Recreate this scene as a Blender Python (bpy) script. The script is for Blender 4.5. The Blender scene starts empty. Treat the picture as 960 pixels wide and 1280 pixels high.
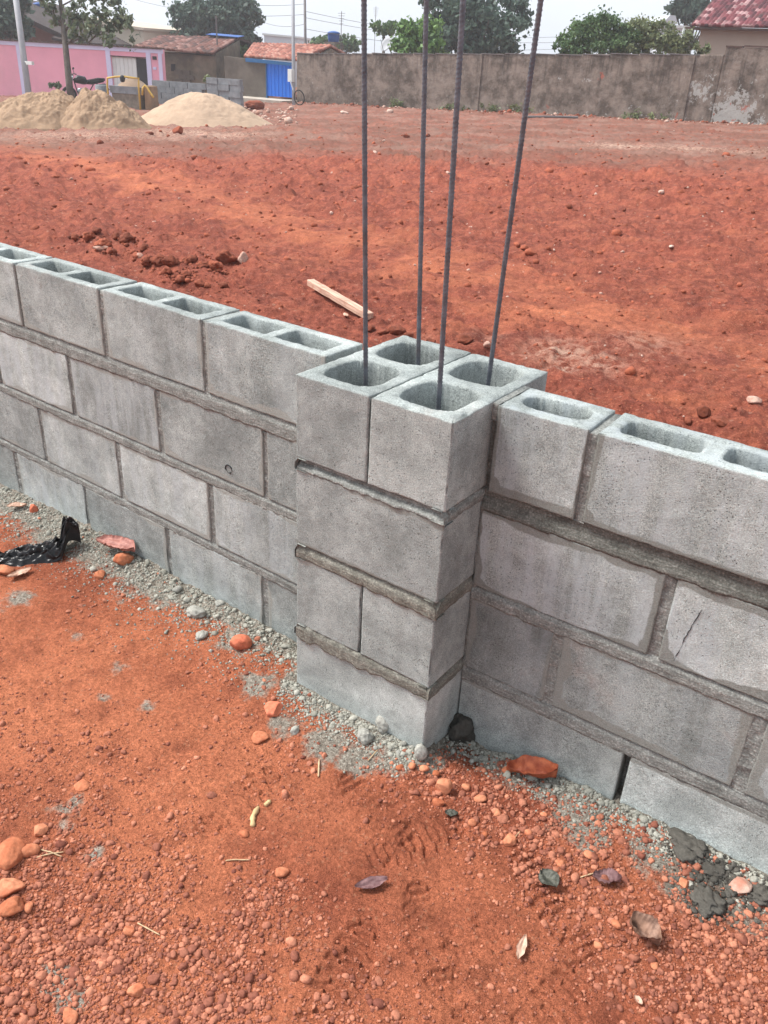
import bpy, bmesh, math, random
import numpy as np
random.seed(7); RNG = np.random.default_rng(7)
SC = bpy.context.scene
COL = SC.collection
# ------------------------------------------------------------------ camera
R = np.array([[0.8069552574645584, 0.5886789804018663, 0.04775217778622548],
              [0.3148433613043551, -0.3603568233875898, -0.8780755193493215],
              [-0.49969677834951415, 0.723602112953676, -0.4761335021147872]])
C0 = np.array([1.1097666109038917, -1.2590471803011212, 1.3785507410922802])
FPX = 1053.7159
cam_d = bpy.data.cameras.new('camera'); cam = bpy.data.objects.new('camera', cam_d); COL.objects.link(cam)
from mathutils import Matrix, Vector
cam.matrix_world = Matrix([[R[0][i], -R[1][i], -R[2][i], C0[i]] for i in range(3)] + [[0, 0, 0, 1]])
cam_d.sensor_fit = 'VERTICAL'; cam_d.sensor_height = 24.0; cam_d.lens = FPX/1280*24.0
cam_d.clip_start = 0.05; cam_d.clip_end = 2000
SC.camera = cam

def ray(u, v): return R.T @ np.array([(u-480)/FPX, (v-640)/FPX, 1.0])
def at(u, v, d): return C0 + ray(u, v)*d
def proj(P):
    q = (np.atleast_2d(P)-C0) @ R.T
    return 480+FPX*q[:, 0]/q[:, 2], 640+FPX*q[:, 1]/q[:, 2], q[:, 2]

# ------------------------------------------------------------------ noise
def _h(ix, iy, iz, s):
    h = (ix.astype(np.int64)*374761393 + iy.astype(np.int64)*668265263 + iz.astype(np.int64)*2147483647 + s*974634777) & 0xFFFFFFFF
    h = ((h ^ (h >> 13))*1274126177) & 0xFFFFFFFF
    h = ((h ^ (h >> 16))*2246822519) & 0xFFFFFFFF
    return ((h ^ (h >> 15)) & 0xFFFFFF)/float(0xFFFFFF)*2-1
def vn2(x, y, s=0):
    x = np.asarray(x, float); y = np.asarray(y, float)
    ix = np.floor(x); iy = np.floor(y); fx = x-ix; fy = y-iy
    fx = fx*fx*fx*(fx*(fx*6-15)+10); fy = fy*fy*fy*(fy*(fy*6-15)+10)
    z = np.zeros_like(ix)
    a = _h(ix, iy, z, s); b = _h(ix+1, iy, z, s); c = _h(ix, iy+1, z, s); d = _h(ix+1, iy+1, z, s)
    return (a*(1-fx)+b*fx)*(1-fy)+(c*(1-fx)+d*fx)*fy
def vn3(x, y, z, s=0):
    ix = np.floor(x); iy = np.floor(y); iz = np.floor(z)
    fx = x-ix; fy = y-iy; fz = z-iz
    fx = fx*fx*(3-2*fx); fy = fy*fy*(3-2*fy); fz = fz*fz*(3-2*fz)
    r = 0
    for dx in (0, 1):
        for dy in (0, 1):
            for dz in (0, 1):
                r = r + _h(ix+dx, iy+dy, iz+dz, s)*(fx if dx else 1-fx)*(fy if dy else 1-fy)*(fz if dz else 1-fz)
    return r
def fbm2(x, y, s=0, o=4, g=.5):
    r = 0; a = 1; t = 0
    for k in range(o):
        r = r+a*vn2(x*2**k+17.3*k, y*2**k-9.1*k, s+k); t += a; a *= g
    return r/t
def fbm3(x, y, z, s=0, o=3, g=.5):
    r = 0; a = 1; t = 0
    for k in range(o):
        r = r+a*vn3(x*2**k+7.3*k, y*2**k-9.1*k, z*2**k+3.7*k, s+k); t += a; a *= g
    return r/t
def sst(a, b, x):
    t = np.clip((np.asarray(x, float)-a)/(b-a), 0, 1); return t*t*(3-2*t)

# ------------------------------------------------------------------ object helpers
def mesh_np(name, V, F, mat=None, smooth=True, attrs=None, parent=None):
    V = np.asarray(V, np.float32); me = bpy.data.meshes.new(name)
    Fs = F if isinstance(F, list) else [F]
    Fs = [np.asarray(f, np.int32) for f in Fs if len(f)]
    me.vertices.add(len(V)); me.vertices.foreach_set('co', V.ravel())
    lv = np.concatenate([f.ravel() for f in Fs]); ln = np.concatenate([np.full(len(f), f.shape[1], np.int32) for f in Fs])
    me.loops.add(len(lv)); me.loops.foreach_set('vertex_index', lv)
    me.polygons.add(len(ln)); me.polygons.foreach_set('loop_start', np.concatenate([[0], np.cumsum(ln)[:-1]]).astype(np.int32))
    me.update(calc_edges=True); me.validate()
    if smooth: me.polygons.foreach_set('use_smooth', np.ones(len(me.polygons), bool))
    for k, a in (attrs or {}).items():
        a = np.asarray(a, np.float32)
        if a.ndim == 1: a = np.stack([a]*3, 1)
        if a.shape[1] == 3: a = np.c_[a, np.ones(len(a))]
        ca = me.color_attributes.new(k, 'FLOAT_COLOR', 'POINT'); ca.data.foreach_set('color', a.astype(np.float32).ravel())
    o = bpy.data.objects.new(name, me); COL.objects.link(o)
    if mat: me.materials.append(mat)
    if parent: o.parent = parent
    return o
def tag(o, label=None, cat=None, group=None, kind=None):
    if label: o['label'] = label
    if cat: o['category'] = cat
    if group: o['group'] = group
    if kind: o['kind'] = kind
    return o
def empty(name, loc, label, cat, group=None, rz=0):
    o = bpy.data.objects.new(name, None); COL.objects.link(o); o.location = loc; o.rotation_euler = (0, 0, rz)
    o.empty_display_size = .1
    return tag(o, label, cat, group)

class MB:
    """collects shapes in world/local coordinates, one mesh object out"""
    def __init__(s): s.V = []; s.F = []; s.n = 0
    def add(s, V, F):
        V = np.asarray(V, float)
        for f in F: s.F.append([i+s.n for i in f])
        s.V.append(V); s.n += len(V)
    def hexa(s, P):  # 8 points: bottom 4 ccw then top 4
        s.add(P, [(3, 2, 1, 0), (4, 5, 6, 7), (0, 1, 5, 4), (1, 2, 6, 5), (2, 3, 7, 6), (3, 0, 4, 7)])
    def box(s, x0, x1, y0, y1, z0, z1, M=None):
        P = np.array([(x0, y0, z0), (x1, y0, z0), (x1, y1, z0), (x0, y1, z0), (x0, y0, z1), (x1, y0, z1), (x1, y1, z1), (x0, y1, z1)], float)
        if M is not None: P = M(P)
        s.hexa(P)
    def tube(s, pts, rad, n=8, cap=True):
        pts = np.asarray(pts, float); m = len(pts)
        rad = np.full(m, rad) if np.isscalar(rad) else np.asarray(rad)
        T = np.gradient(pts, axis=0); T /= np.linalg.norm(T, axis=1)[:, None]+1e-9
        ref = np.array([0, 0, 1.]) if abs(T[0][2]) < .9 else np.array([1., 0, 0])
        V = []
        for i in range(m):
            a = np.cross(T[i], ref); a /= np.linalg.norm(a)+1e-9; b = np.cross(T[i], a)
            for k in range(n):
                t = 2*math.pi*k/n; V.append(pts[i]+rad[i]*(math.cos(t)*a+math.sin(t)*b))
        F = [(i*n+k, i*n+(k+1) % n, (i+1)*n+(k+1) % n, (i+1)*n+k) for i in range(m-1) for k in range(n)]
        if cap: F += [tuple(range(n))[::-1], tuple((m-1)*n+k for k in range(n))]
        s.add(V, F)
    def lathe(s, prof, c=(0, 0, 0), n=24):
        V = [(c[0]+r*math.cos(2*math.pi*k/n), c[1]+r*math.sin(2*math.pi*k/n), c[2]+z) for r, z in prof for k in range(n)]
        F = [(i*n+k, i*n+(k+1) % n, (i+1)*n+(k+1) % n, (i+1)*n+k) for i in range(len(prof)-1) for k in range(n)]
        F += [tuple(range(n))[::-1], tuple((len(prof)-1)*n+k for k in range(n))]
        s.add(V, F)
    def torus(s, c, ax, R_, r_, n=28, m=8):
        ax = np.asarray(ax, float); ax /= np.linalg.norm(ax); a = np.cross(ax, [0, 0, 1.]); a /= np.linalg.norm(a); b = np.cross(ax, a)
        V = []
        for i in range(n):
            t = 2*math.pi*i/n; e = math.cos(t)*a+math.sin(t)*b
            for k in range(m):
                p = 2*math.pi*k/m; V.append(np.asarray(c)+e*(R_+r_*math.cos(p))+ax*r_*math.sin(p))
        F = [(i*m+k, i*m+(k+1) % m, ((i+1) % n)*m+(k+1) % m, ((i+1) % n)*m+k) for i in range(n) for k in range(m)]
        s.add(V, F)
    def build(s, name, mat, parent=None, smooth=False, loc=None):
        V = np.concatenate(s.V)
        if parent is not None: V = V-np.array(parent.location)
        elif loc is not None: V = V-np.array(loc)
        me = bpy.data.meshes.new(name); me.from_pydata(V.tolist(), [], s.F); me.update()
        bm = bmesh.new(); bm.from_mesh(me); bmesh.ops.recalc_face_normals(bm, faces=bm.faces); bm.to_mesh(me); bm.free()
        if smooth: me.polygons.foreach_set('use_smooth', np.ones(len(me.polygons), bool))
        me.materials.append(mat); o = bpy.data.objects.new(name, me); COL.objects.link(o)
        if parent is not None: o.parent = parent
        elif loc is not None: o.location = loc
        return o

# ------------------------------------------------------------------ materials
def NT(name):
    m = bpy.data.materials.new(name); m.use_nodes = True; t = m.node_tree; t.nodes.clear()
    o = t.nodes.new('ShaderNodeOutputMaterial'); b = t.nodes.new('ShaderNodeBsdfPrincipled')
    t.links.new(b.outputs[0], o.inputs[0]); b.inputs['Specular IOR Level'].default_value = .25
    return m, t, b
class Nd:
    def __init__(s, t): s.t = t
    def __call__(s, typ, ins=None, **kw):
        n = s.t.nodes.new('ShaderNode'+typ)
        for k, v in kw.items(): setattr(n, k, v)
        for k, v in (ins or {}).items(): s.set(n.inputs[k], v)
        return n
    def set(s, inp, v):
        if hasattr(v, 'is_output') or isinstance(v, bpy.types.NodeSocket): s.t.links.new(v, inp)
        elif isinstance(v, (tuple, list)) and len(v) == 3 and inp.type == 'RGBA': inp.default_value = (*v, 1)
        else: inp.default_value = v
    def noise(s, scale, co, det=4, rough=.6, w=0):
        return s('TexNoise', {'Scale': scale, 'Detail': det, 'Roughness': rough, 'Vector': co}).outputs['Fac']
    def ramp(s, x, a, b, va=0., vb=1.):
        return s('MapRange', {'Value': x, 'From Min': a, 'From Max': b, 'To Min': va, 'To Max': vb}, interpolation_type='SMOOTHSTEP').outputs[0]
    def mix(s, f, a, b, mode='MIX'):
        n = s('Mix', data_type='RGBA', blend_type=mode); s.set(n.inputs['Factor'], f); s.set(n.inputs['A'], a); s.set(n.inputs['B'], b)
        return n.outputs['Result']
    def math(s, op, a, b=0., c=None):
        n = s('Math', operation=op); s.set(n.inputs[0], a); s.set(n.inputs[1], b)
        if c is not None: s.set(n.inputs[2], c)
        return n.outputs[0]
    def hsv(s, col, v=1., sat=1., h=.5):
        return s('HueSaturation', {'Color': col, 'Value': v, 'Saturation': sat, 'Hue': h}).outputs[0]
    def bump(s, h, st, dist, nrm=None):
        d = {'Height': h, 'Strength': st, 'Distance': dist}
        if nrm is not None: d['Normal'] = nrm
        return s('Bump', d).outputs[0]
    def obj(s): return s('TexCoord').outputs['Object']
    def pos(s): return s('NewGeometry').outputs['Position']
    def attr(s, name): return s('Attribute', attribute_name=name)
def rgb(v):  # sRGB 0..255 -> linear
    return tuple((c/255/12.92 if c/255 <= .04045 else ((c/255+.055)/1.055)**2.4) for c in v)

def plain(name, col, rough=.8, var=.25, scale=6., bump=.0, metal=0., dirt=None, co='pos', spec=.25, bscale=None):
    m, t, b = NT(name); n = Nd(t); P = n.pos() if co == 'pos' else n.obj()
    f = n.noise(scale, P, 5, .65)
    v = n.ramp(f, .3, .7, 1-var, 1+var)
    c = n.hsv(n('RGB').outputs[0], v); t.nodes[-2 if False else -1]
    rg = [x for x in t.nodes if x.type == 'RGB'][0]; rg.outputs[0].default_value = (*col, 1)
    if dirt:
        g = n.noise(scale*.37, P, 6, .7); c = n.mix(n.ramp(g, .5, .68, 0, dirt[1]), c, dirt[0])
    n.set(b.inputs['Base Color'], c); b.inputs['Roughness'].default_value = rough; b.inputs['Metallic'].default_value = metal
    b.inputs['Specular IOR Level'].default_value = spec
    if bump: n.set(b.inputs['Normal'], n.bump(n.noise(bscale or scale*8, P, 5, .7), .6, bump))
    return m

# --- ground: red laterite; mask attribute: r grey mortar dust, g bright orange powder, b brown road
def mat_ground():
    m, t, b = NT('red_soil'); n = Nd(t); P = n.pos()
    mk = n('SeparateColor', {'Color': n.attr('mask').outputs['Color']})
    far = n.attr('mask2'); fs = n('SeparateColor', {'Color': far.outputs['Color']})
    big = n.noise(1.7, P, 5, .6); mid = n.noise(14, P, 6, .7); fine = n.noise(120, P, 5, .75); vf = n.noise(420, P, 3, .7)
    dark = (.200, .054, .032); red = (.370, .100, .053); orng = (.575, .198, .102)
    c = n.mix(n.ramp(mid, .32, .68), dark, red)
    c = n.mix(n.ramp(big, .40, .75, 0, .28), c, orng)
    c = n.mix(n.math('MULTIPLY', fs.outputs[0], .42), c, n.mix(n.ramp(mid, .3, .7), (.205, .064, .052), (.385, .126, .094)))
    c = n.mix(n.math('MULTIPLY', fs.outputs[0], n.ramp(n.noise(5, P, 6, .7), .42, .62, 0, .55)), c, (.150, .045, .034))
    c = n.mix(n.math('MULTIPLY', mk.outputs[1], n.ramp(mid, .25, .6, .45, 1)), c, orng)
    # pale stony specks and dark crumbs
    vor = n('TexVoronoi', {'Scale': 95., 'Vector': P, 'Randomness': 1.}); vc = n('SeparateColor', {'Color': vor.outputs['Color']})
    spk = n.math('MULTIPLY', n.ramp(vor.outputs['Distance'], .42, .25), n.ramp(vc.outputs[0], .80, .86))
    c = n.mix(n.math('MULTIPLY', spk, .55), c, (.50, .22, .13))
    vor2 = n('TexVoronoi', {'Scale': 26., 'Vector': P, 'Randomness': 1.}); vc2 = n('SeparateColor', {'Color': vor2.outputs['Color']})
    spk2 = n.math('MULTIPLY', n.ramp(vor2.outputs['Distance'], .38, .25), n.ramp(vc2.outputs[1], .90, .94))
    c = n.mix(n.math('MULTIPLY', spk2, n.math('MULTIPLY', fs.outputs[0], .5)), c, (.46, .25, .18))
    # brown compacted road strip
    c = n.mix(n.math('MULTIPLY', mk.outputs[2], n.ramp(n.noise(2.2, P, 5, .65), .3, .62, .45, 1.)), c, n.mix(n.ramp(n.noise(.7, P, 4, .6), .4, .65), (.165, .088, .066), (.245, .150, .118)))
    # pale chalky scuffs
    c = n.mix(n.math('MULTIPLY', fs.outputs[1], n.ramp(mid, .38, .62)), c, (.55, .38, .29))
    # mortar dust
    gsel = n.ramp(n.math('ADD', mk.outputs[0], n.math('MULTIPLY', n.math('SUBTRACT', mid, .5), 1.9)), .32, .66)
    grey = n.mix(n.ramp(fine, .35, .68), (.235, .225, .188), (.40, .39, .335))
    c = n.mix(n.math('MULTIPLY', gsel, .9), c, grey)
    c = n.mix(n.math('MULTIPLY', fs.outputs[2], n.ramp(mid, .2, .45)), c, n.mix(n.ramp(fine, .35, .7), (.045, .042, .032), (.10, .095, .075)))
    c = n.hsv(c, n.ramp(fine, .25, .75, .62, 1.34))
    c = n.hsv(c, n.ramp(vf, .25, .75, .80, 1.2))
    n.set(b.inputs['Base Color'], c); b.inputs['Roughness'].default_value = .95; b.inputs['Specular IOR Level'].default_value = .1
    h = n.math('ADD', n.math('MULTIPLY', fine, 1.), n.math('MULTIPLY', vf, .5))
    b1 = n.bump(h, 1., .010)
    b2 = n.bump(n.noise(26, P, 6, .75), .7, .03, b1)
    n.set(b.inputs['Normal'], b2)
    return m
def mat_block():
    m, t, b = NT('concrete_block'); n = Nd(t); P = n.pos()
    s = n('SeparateColor', {'Color': n.attr('surf').outputs['Color']})   # r mortar smear, g tone, b bloom
    cl = n.noise(6.5, P, 6, .62); md = n.noise(45, P, 5, .7); fi = n.noise(330, P, 4, .8)
    c = n.mix(n.ramp(cl, .3, .7), (.262, .288, .276), (.402, .434, .418))
    c = n.hsv(c, n.ramp(n.noise(4.2, P, 9, .74), .38, .64, .80, 1.16)); c = n.hsv(c, n.ramp(md, .25, .75, .86, 1.14))
    c = n.hsv(c, n.ramp(fi, .28, .72, .62, 1.34)); gr = n.noise(720, P, 2, .6); c = n.hsv(c, n.ramp(gr, .3, .7, .78, 1.22))
    c = n.hsv(c, n.math('MULTIPLY', s.outputs[1], 2.))
    # vertical streaks of pale bloom
    st = n('Mapping', {'Vector': P, 'Scale': (16., 16., 2.2)}); sn = n.noise(1.6, st.outputs[0], 5, .65)
    bl = n.math('MULTIPLY', s.outputs[2], n.ramp(sn, .40, .66))
    c = n.mix(n.math('MULTIPLY', bl, .6), c, (.46, .505, .525))
    mud = n.ramp(n.noise(3.3, P, 6, .7), .60, .74, 0, .35); c = n.mix(mud, c, (.30, .215, .175))
    # open pores
    v = n('TexVoronoi', {'Scale': 260., 'Vector': P, 'Randomness': 1.}); vc = n('SeparateColor', {'Color': v.outputs['Color']})
    patch = n.ramp(n.noise(16, P, 4, .6), .42, .70, .05, .55)
    pit = n.math('MULTIPLY', n.math('MULTIPLY', n.ramp(v.outputs['Distance'], .40, .15), n.math('LESS_THAN', vc.outputs[0], patch)), vc.outputs[1])
    c = n.mix(n.math('MULTIPLY', pit, .6), c, (.075, .088, .083))
    # mortar smear
    sm = n.ramp(n.math('ADD', s.outputs[0], n.math('MULTIPLY', n.math('SUBTRACT', md, .5), .55)), .30, .70)
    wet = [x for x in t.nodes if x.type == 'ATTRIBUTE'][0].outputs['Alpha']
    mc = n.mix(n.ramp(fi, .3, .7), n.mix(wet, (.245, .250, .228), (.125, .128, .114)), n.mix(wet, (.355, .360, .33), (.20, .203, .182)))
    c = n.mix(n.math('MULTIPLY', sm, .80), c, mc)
    n.set(b.inputs['Base Color'], c); b.inputs['Roughness'].default_value = .92; b.inputs['Specular IOR Level'].default_value = .18
    hh = n.math('SUBTRACT', n.math('ADD', n.math('MULTIPLY', fi, .8), n.math('MULTIPLY', md, .7)), n.math('MULTIPLY', pit, n.math('SUBTRACT', 1.1, sm)))
    n.set(b.inputs['Normal'], n.bump(hh, 1., .0034))
    return m
def mat_mortar(name, a, bb):
    m, t, b = NT(name); n = Nd(t); P = n.pos()
    f = n.noise(28, P, 5, .7); fi = n.noise(260, P, 4, .75)
    st = n('Mapping', {'Vector': P, 'Scale': (10., 10., 90.)}); sn = n.noise(2., st.outputs[0], 4, .6)
    c = n.mix(n.ramp(f, .3, .7), a, bb); c = n.hsv(c, n.ramp(fi, .3, .7, .70, 1.3)); c = n.hsv(c, n.ramp(sn, .3, .7, .82, 1.2))
    gv = n('TexVoronoi', {'Scale': 190., 'Vector': P}); c = n.hsv(c, n.ramp(gv.outputs['Distance'], .1, .6, 1.12, .78))
    n.set(b.inputs['Base Color'], c); b.inputs['Roughness'].default_value = .95; b.inputs['Specular IOR Level'].default_value = .15
    n.set(b.inputs['Normal'], n.bump(n.math('ADD', fi, n.math('ADD', n.math('MULTIPLY', f, 1.5), sn)), .9, .003))
    return m
def mat_attr(name, a, bb, rough=.9, bump=.002, bs=160, dust=None, spec=.15, sss=0):
    """colour runs from a to bb along the per-piece attribute 'tone'"""
    m, t, b = NT(name); n = Nd(t); P = n.pos()
    s = n('SeparateColor', {'Color': n.attr('tone').outputs['Color']})
    c = n.mix(s.outputs[0], a, bb); f = n.noise(bs, P, 4, .7); c = n.hsv(c, n.ramp(f, .3, .7, .78, 1.2))
    if dust: c = n.mix(n.ramp(n.noise(bs*.3, P, 4, .6), .45, .7, 0, .7), c, dust)
    n.set(b.inputs['Base Color'], c); b.inputs['Roughness'].default_value = rough; b.inputs['Specular IOR Level'].default_value = spec
    if bump: n.set(b.inputs['Normal'], n.bump(f, .7, bump))
    return m
def mat_leaf(name, a, bb):
    m, t, b = NT(name); n = Nd(t)
    s = n('SeparateColor', {'Color': n.attr('tone').outputs['Color']})
    c = n.mix(s.outputs[0], a, bb)
    n.set(b.inputs['Base Color'], c); b.inputs['Roughness'].default_value = .55; b.inputs['Specular IOR Level'].default_value = .3
    tr = n('BsdfTranslucent', {'Color': c}); mx = n('MixShader', {0: .3}); t.links.new(b.outputs[0], mx.inputs[1]); t.links.new(tr.outputs[0], mx.inputs[2])
    out = [x for x in t.nodes if x.type == 'OUTPUT_MATERIAL'][0]; t.links.new(mx.outputs[0], out.inputs[0])
    return m
def mat_farwall():
    m, t, b = NT('weathered_render'); n = Nd(t); P = n.pos()
    z = n('SeparateXYZ', {'Vector': P}).outputs[2]
    f1 = n.noise(1.4, P, 7, .72); f2 = n.noise(4.5, P, 6, .7)
    c = n.mix(n.ramp(f1, .38, .63), (.085, .067, .055), (.228, .185, .156))
    c = n.mix(n.ramp(f2, .5, .74, 0, .5), c, (.29, .25, .225))
    st = n('Mapping', {'Vector': P, 'Scale': (3.2, 3.2, .25)}); sn = n.noise(2., st.outputs[0], 5, .65)
    top = n.ramp(z, .35, 1.15)
    c = n.mix(n.math('MULTIPLY', n.ramp(sn, .48, .66), n.math('MULTIPLY', top, .50)), c, (.035, .030, .028))
    a = n('SeparateColor', {'Color': n.attr('peel').outputs['Color']})
    pf = n.ramp(n.math('ADD', n.math('MULTIPLY', a.outputs[0], .9), n.math('MULTIPLY', n.math('SUBTRACT', n.noise(4.6, P, 6, .72), .5), 2.3)), .60, .72)
    c = n.mix(n.math('MULTIPLY', pf, .8), c, (.36, .36, .345))
    rf = n.ramp(n.math('ADD', n.math('MULTIPLY', a.outputs[1], .8), n.math('MULTIPLY', n.math('SUBTRACT', n.noise(4.4, P, 3, .55), .5), 1.4)), .55, .63)
    c = n.mix(n.math('MULTIPLY', rf, .7), c, (.34, .09, .06))
    n.set(b.inputs['Base Color'], c); b.inputs['Roughness'].default_value = .95
    n.set(b.inputs['Normal'], n.bump(f2, .6, .05))
    return m
def mat_tiles(name, a, bb, cc):
    m, t, b = NT(name); n = Nd(t); P = n.pos()
    s = n('SeparateColor', {'Color': n.attr('tone').outputs['Color']})
    c = n.mix(n.ramp(s.outputs[0], .1, .7), a, bb); c = n.mix(n.ramp(s.outputs[0], .74, .95), c, cc)
    c = n.mix(n.ramp(n.noise(2.2, P, 5, .65), .5, .7, 0, .6), c, (.05, .035, .032))
    n.set(b.inputs['Base Color'], c); b.inputs['Roughness'].default_value = .85
    return m
M = {}
M['ground'] = mat_ground(); M['block'] = mat_block()
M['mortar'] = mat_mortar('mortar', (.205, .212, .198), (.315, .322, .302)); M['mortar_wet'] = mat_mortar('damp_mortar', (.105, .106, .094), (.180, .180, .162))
M['mortar_olive'] = mat_mortar('olive_mortar', (.165, .160, .135), (.27, .263, .228))
M['gravel'] = mat_attr('laterite_gravel', (.165, .055, .038), (.49, .20, .122), bs=240, bump=.001)
M['crumb'] = mat_attr('mortar_crumb', (.20, .196, .165), (.40, .392, .342), bs=300, bump=.001)
M['clod'] = mat_attr('soil_clod', (.135, .042, .026), (.36, .105, .058), bs=70, bump=.006)
M['stone'] = mat_attr('orange_stone', (.36, .115, .055), (.55, .23, .13), bs=90, bump=.003, dust=(.36, .095, .045))
M['brick'] = mat_attr('broken_brick', (.40, .095, .05), (.60, .19, .11), bs=110, bump=.002, dust=(.50, .16, .09))
M['pale'] = mat_attr('pale_stone', (.36, .22, .17), (.55, .42, .35), bs=90, bump=.003, dust=(.38, .13, .08))
M['lump'] = mat_attr('dry_mortar_lump', (.24, .236, .21), (.38, .374, .335), bs=150, bump=.004)
M['wetlump'] = mat_attr('wet_mortar_lump', (.046, .043, .037), (.098, .091, .079), bs=120, bump=.005, rough=.8)
M['sand'] = plain('tan_sand', (.30, .202, .130), .95, .22, 3.2, .02)
M['sand2'] = plain('pale_sand', (.39, .28, .198), .95, .12, 2.2, .015)
M['pink'] = plain('pink_paint', rgb((222, 158, 176)), .85, .05, .8, dirt=((.50, .30, .33), .3))
M['lilac'] = plain('lilac_paint', rgb((196, 196, 222)), .8, .06, 1.2)
M['coping'] = plain('coping_tile', (.085, .055, .048), .9, .3, 5)
M['white'] = plain('white_paint', rgb((205, 210, 208)), .7, .06, 2)
M['dark'] = plain('dark_doorway', (.03, .032, .035), .7, .2, 2)
M['brownwall'] = plain('brown_wall', (.17, .085, .065), .9, .12, 1)
M['roofdark'] = plain('dark_roof', (.050, .038, .036), .9, .3, 3)
M['beige'] = plain('beige_render', (.47, .41, .33), .9, .08, .8)
M['cream'] = plain('cream_render', (.40, .33, .275), .9, .06, .8)
M['paleroof'] = plain('pale_sheet_roof', (.52, .56, .60), .6, .05, 1)
M['tanwall'] = plain('tan_render', (.185, .155, .115), .92, .3, 1.4, dirt=((.06, .055, .045), .6))
M['greywall'] = plain('grey_render', (.125, .108, .09), .92, .25, 1.5, dirt=((.06, .052, .045), .5))
M['blue'] = plain('blue_gate', (.008, .150, .66), .45, .06, 1.2, spec=.4)
M['bluebeam'] = plain('blue_trim', (.02, .11, .26), .6, .1, 2)
M['tank'] = plain('blue_plastic', (.02, .07, .26), .45, .1, 2)
M['tanklid'] = plain('blue_plastic_lid', (.03, .10, .32), .5, .1, 2)
M['polegrey'] = plain('concrete_pole', (.34, .35, .37), .8, .1, 3)
M['poledark'] = plain('weathered_pole', (.14, .13, .13), .8, .15, 3)
M['kerb'] = plain('pale_concrete', (.40, .355, .30), .9, .15, 3)
M['greyblk'] = plain('stacked_block', (.235, .25, .265), .92, .18, 5)
M['yellow'] = plain('yellow_paint', (.55, .36, .085), .6, .15, 6)
M['troughc'] = plain('stained_concrete', (.22, .19, .155), .95, .3, 4, dirt=((.10, .085, .07), .6))
M['black'] = plain('black_paint', (.018, .019, .021), .4, .2, 6)
M['rubber'] = plain('black_rubber', (.022, .022, .022), .85, .2, 6)
M['chrome'] = plain('grey_metal', (.25, .26, .27), .4, .1, 6, metal=.6)
M['trunk'] = plain('bark', (.105, .090, .078), .95, .3, 5)
M['leaf_dark'] = mat_leaf('dark_leaf', (.030, .058, .048), (.105, .160, .112))  # lifted towards blue: distance haze is put into the leaf colour
M['leaf_mid'] = mat_leaf('mid_leaf', (.035, .075, .030), (.155, .245, .095))
M['leaf_bright'] = mat_leaf('bright_leaf', (.065, .135, .035), (.20, .34, .10))
M['leaf_dry'] = mat_leaf('olive_leaf', (.065, .090, .040), (.26, .29, .14))
M['leaf_grey'] = mat_leaf('greyish_leaf', (.055, .082, .050), (.18, .22, .13))
M['tile_brown'] = mat_tiles('brown_tiles', (.060, .030, .026), (.145, .060, .046), (.23, .13, .11))
M['tile_red'] = mat_tiles('red_tiles', (.19, .065, .045), (.33, .125, .088), (.40, .22, .17))
M['tile_right'] = mat_tiles('weathered_tiles', (.060, .018, .024), (.150, .040, .048), (.33, .20, .20))
M['farwall'] = mat_farwall()
M['steel'] = plain('rebar_steel', (.125, .135, .155), .5, .25, 40, metal=.55, bump=.0008, bscale=500, dirt=((.11, .065, .045), .35))
M['wood'] = None
def mat_wood():
    m, t, b = NT('raw_wood'); n = Nd(t); P = n.obj()
    mp = n('Mapping', {'Vector': P, 'Scale': (2., 40., 40.)}); g = n.noise(2.5, mp.outputs[0], 5, .6)
    c = n.mix(n.ramp(g, .3, .7), (.36, .21, .155), (.60, .41, .31)); c = n.mix(n.ramp(n.noise(14, P, 4, .6), .52, .72, 0, .6), c, (.36, .15, .10))
    n.set(b.inputs['Base Color'], c); b.inputs['Roughness'].default_value = .85; n.set(b.inputs['Normal'], n.bump(g, .4, .002)); return m
M['wood'] = mat_wood()
M['stick'] = plain('yellow_stick', (.52, .37, .19), .8, .2, 60)
M['straw'] = plain('dry_straw', (.46, .33, .20), .85, .2, 60)
def mat_plastic():
    m, t, b = NT('black_plastic'); n = Nd(t); P = n.pos()
    b.inputs['Base Color'].default_value = (.009, .009, .010, 1); b.inputs['Roughness'].default_value = .28; b.inputs['Specular IOR Level'].default_value = .32
    n.set(b.inputs['Normal'], n.bump(n.noise(45, P, 3, .5), .35, .006)); return m
M['plastic'] = mat_plastic()
def mat_dleaf(name, a, bb):
    m, t, b = NT(name); n = Nd(t); P = n.pos()
    c = n.mix(n.ramp(n.noise(60, P, 4, .6), .35, .68), a, bb)
    n.set(b.inputs['Base Color'], c); b.inputs['Roughness'].default_value = .6; b.inputs['Specular IOR Level'].default_value = .3
    n.set(b.inputs['Normal'], n.bump(n.noise(140, P, 4, .6), .4, .002)); return m
M['dl_red'] = mat_dleaf('red_dry_leaf', (.27, .060, .028), (.46, .135, .06))
M['dl_brown'] = mat_dleaf('brown_dry_leaf', (.13, .070, .050), (.29, .17, .12))
M['dl_purple'] = mat_dleaf('purple_dry_leaf', (.12, .060, .062), (.22, .125, .125))
M['dl_green'] = mat_dleaf('grey_green_leaf', (.045, .048, .038), (.105, .105, .085))
M['dl_pink'] = mat_dleaf('pinkish_dry_leaf', (.26, .10, .08), (.40, .185, .15))
M['dl_tan'] = mat_dleaf('tan_dry_leaf', (.40, .24, .17), (.55, .37, .28))

# ------------------------------------------------------------------ masonry frame constants
WL, TL, WR, TR, TH = .1349, -.0203, .144, .0198, .1343
def ywall(x):
    x = np.asarray(x, float); return np.where(x < .2, WL+TL*x, WR+TR*(x-.39))
def plane_pt(u, v, z):
    r = ray(u, v); return C0+r*((z-C0[2])/r[2])
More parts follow.
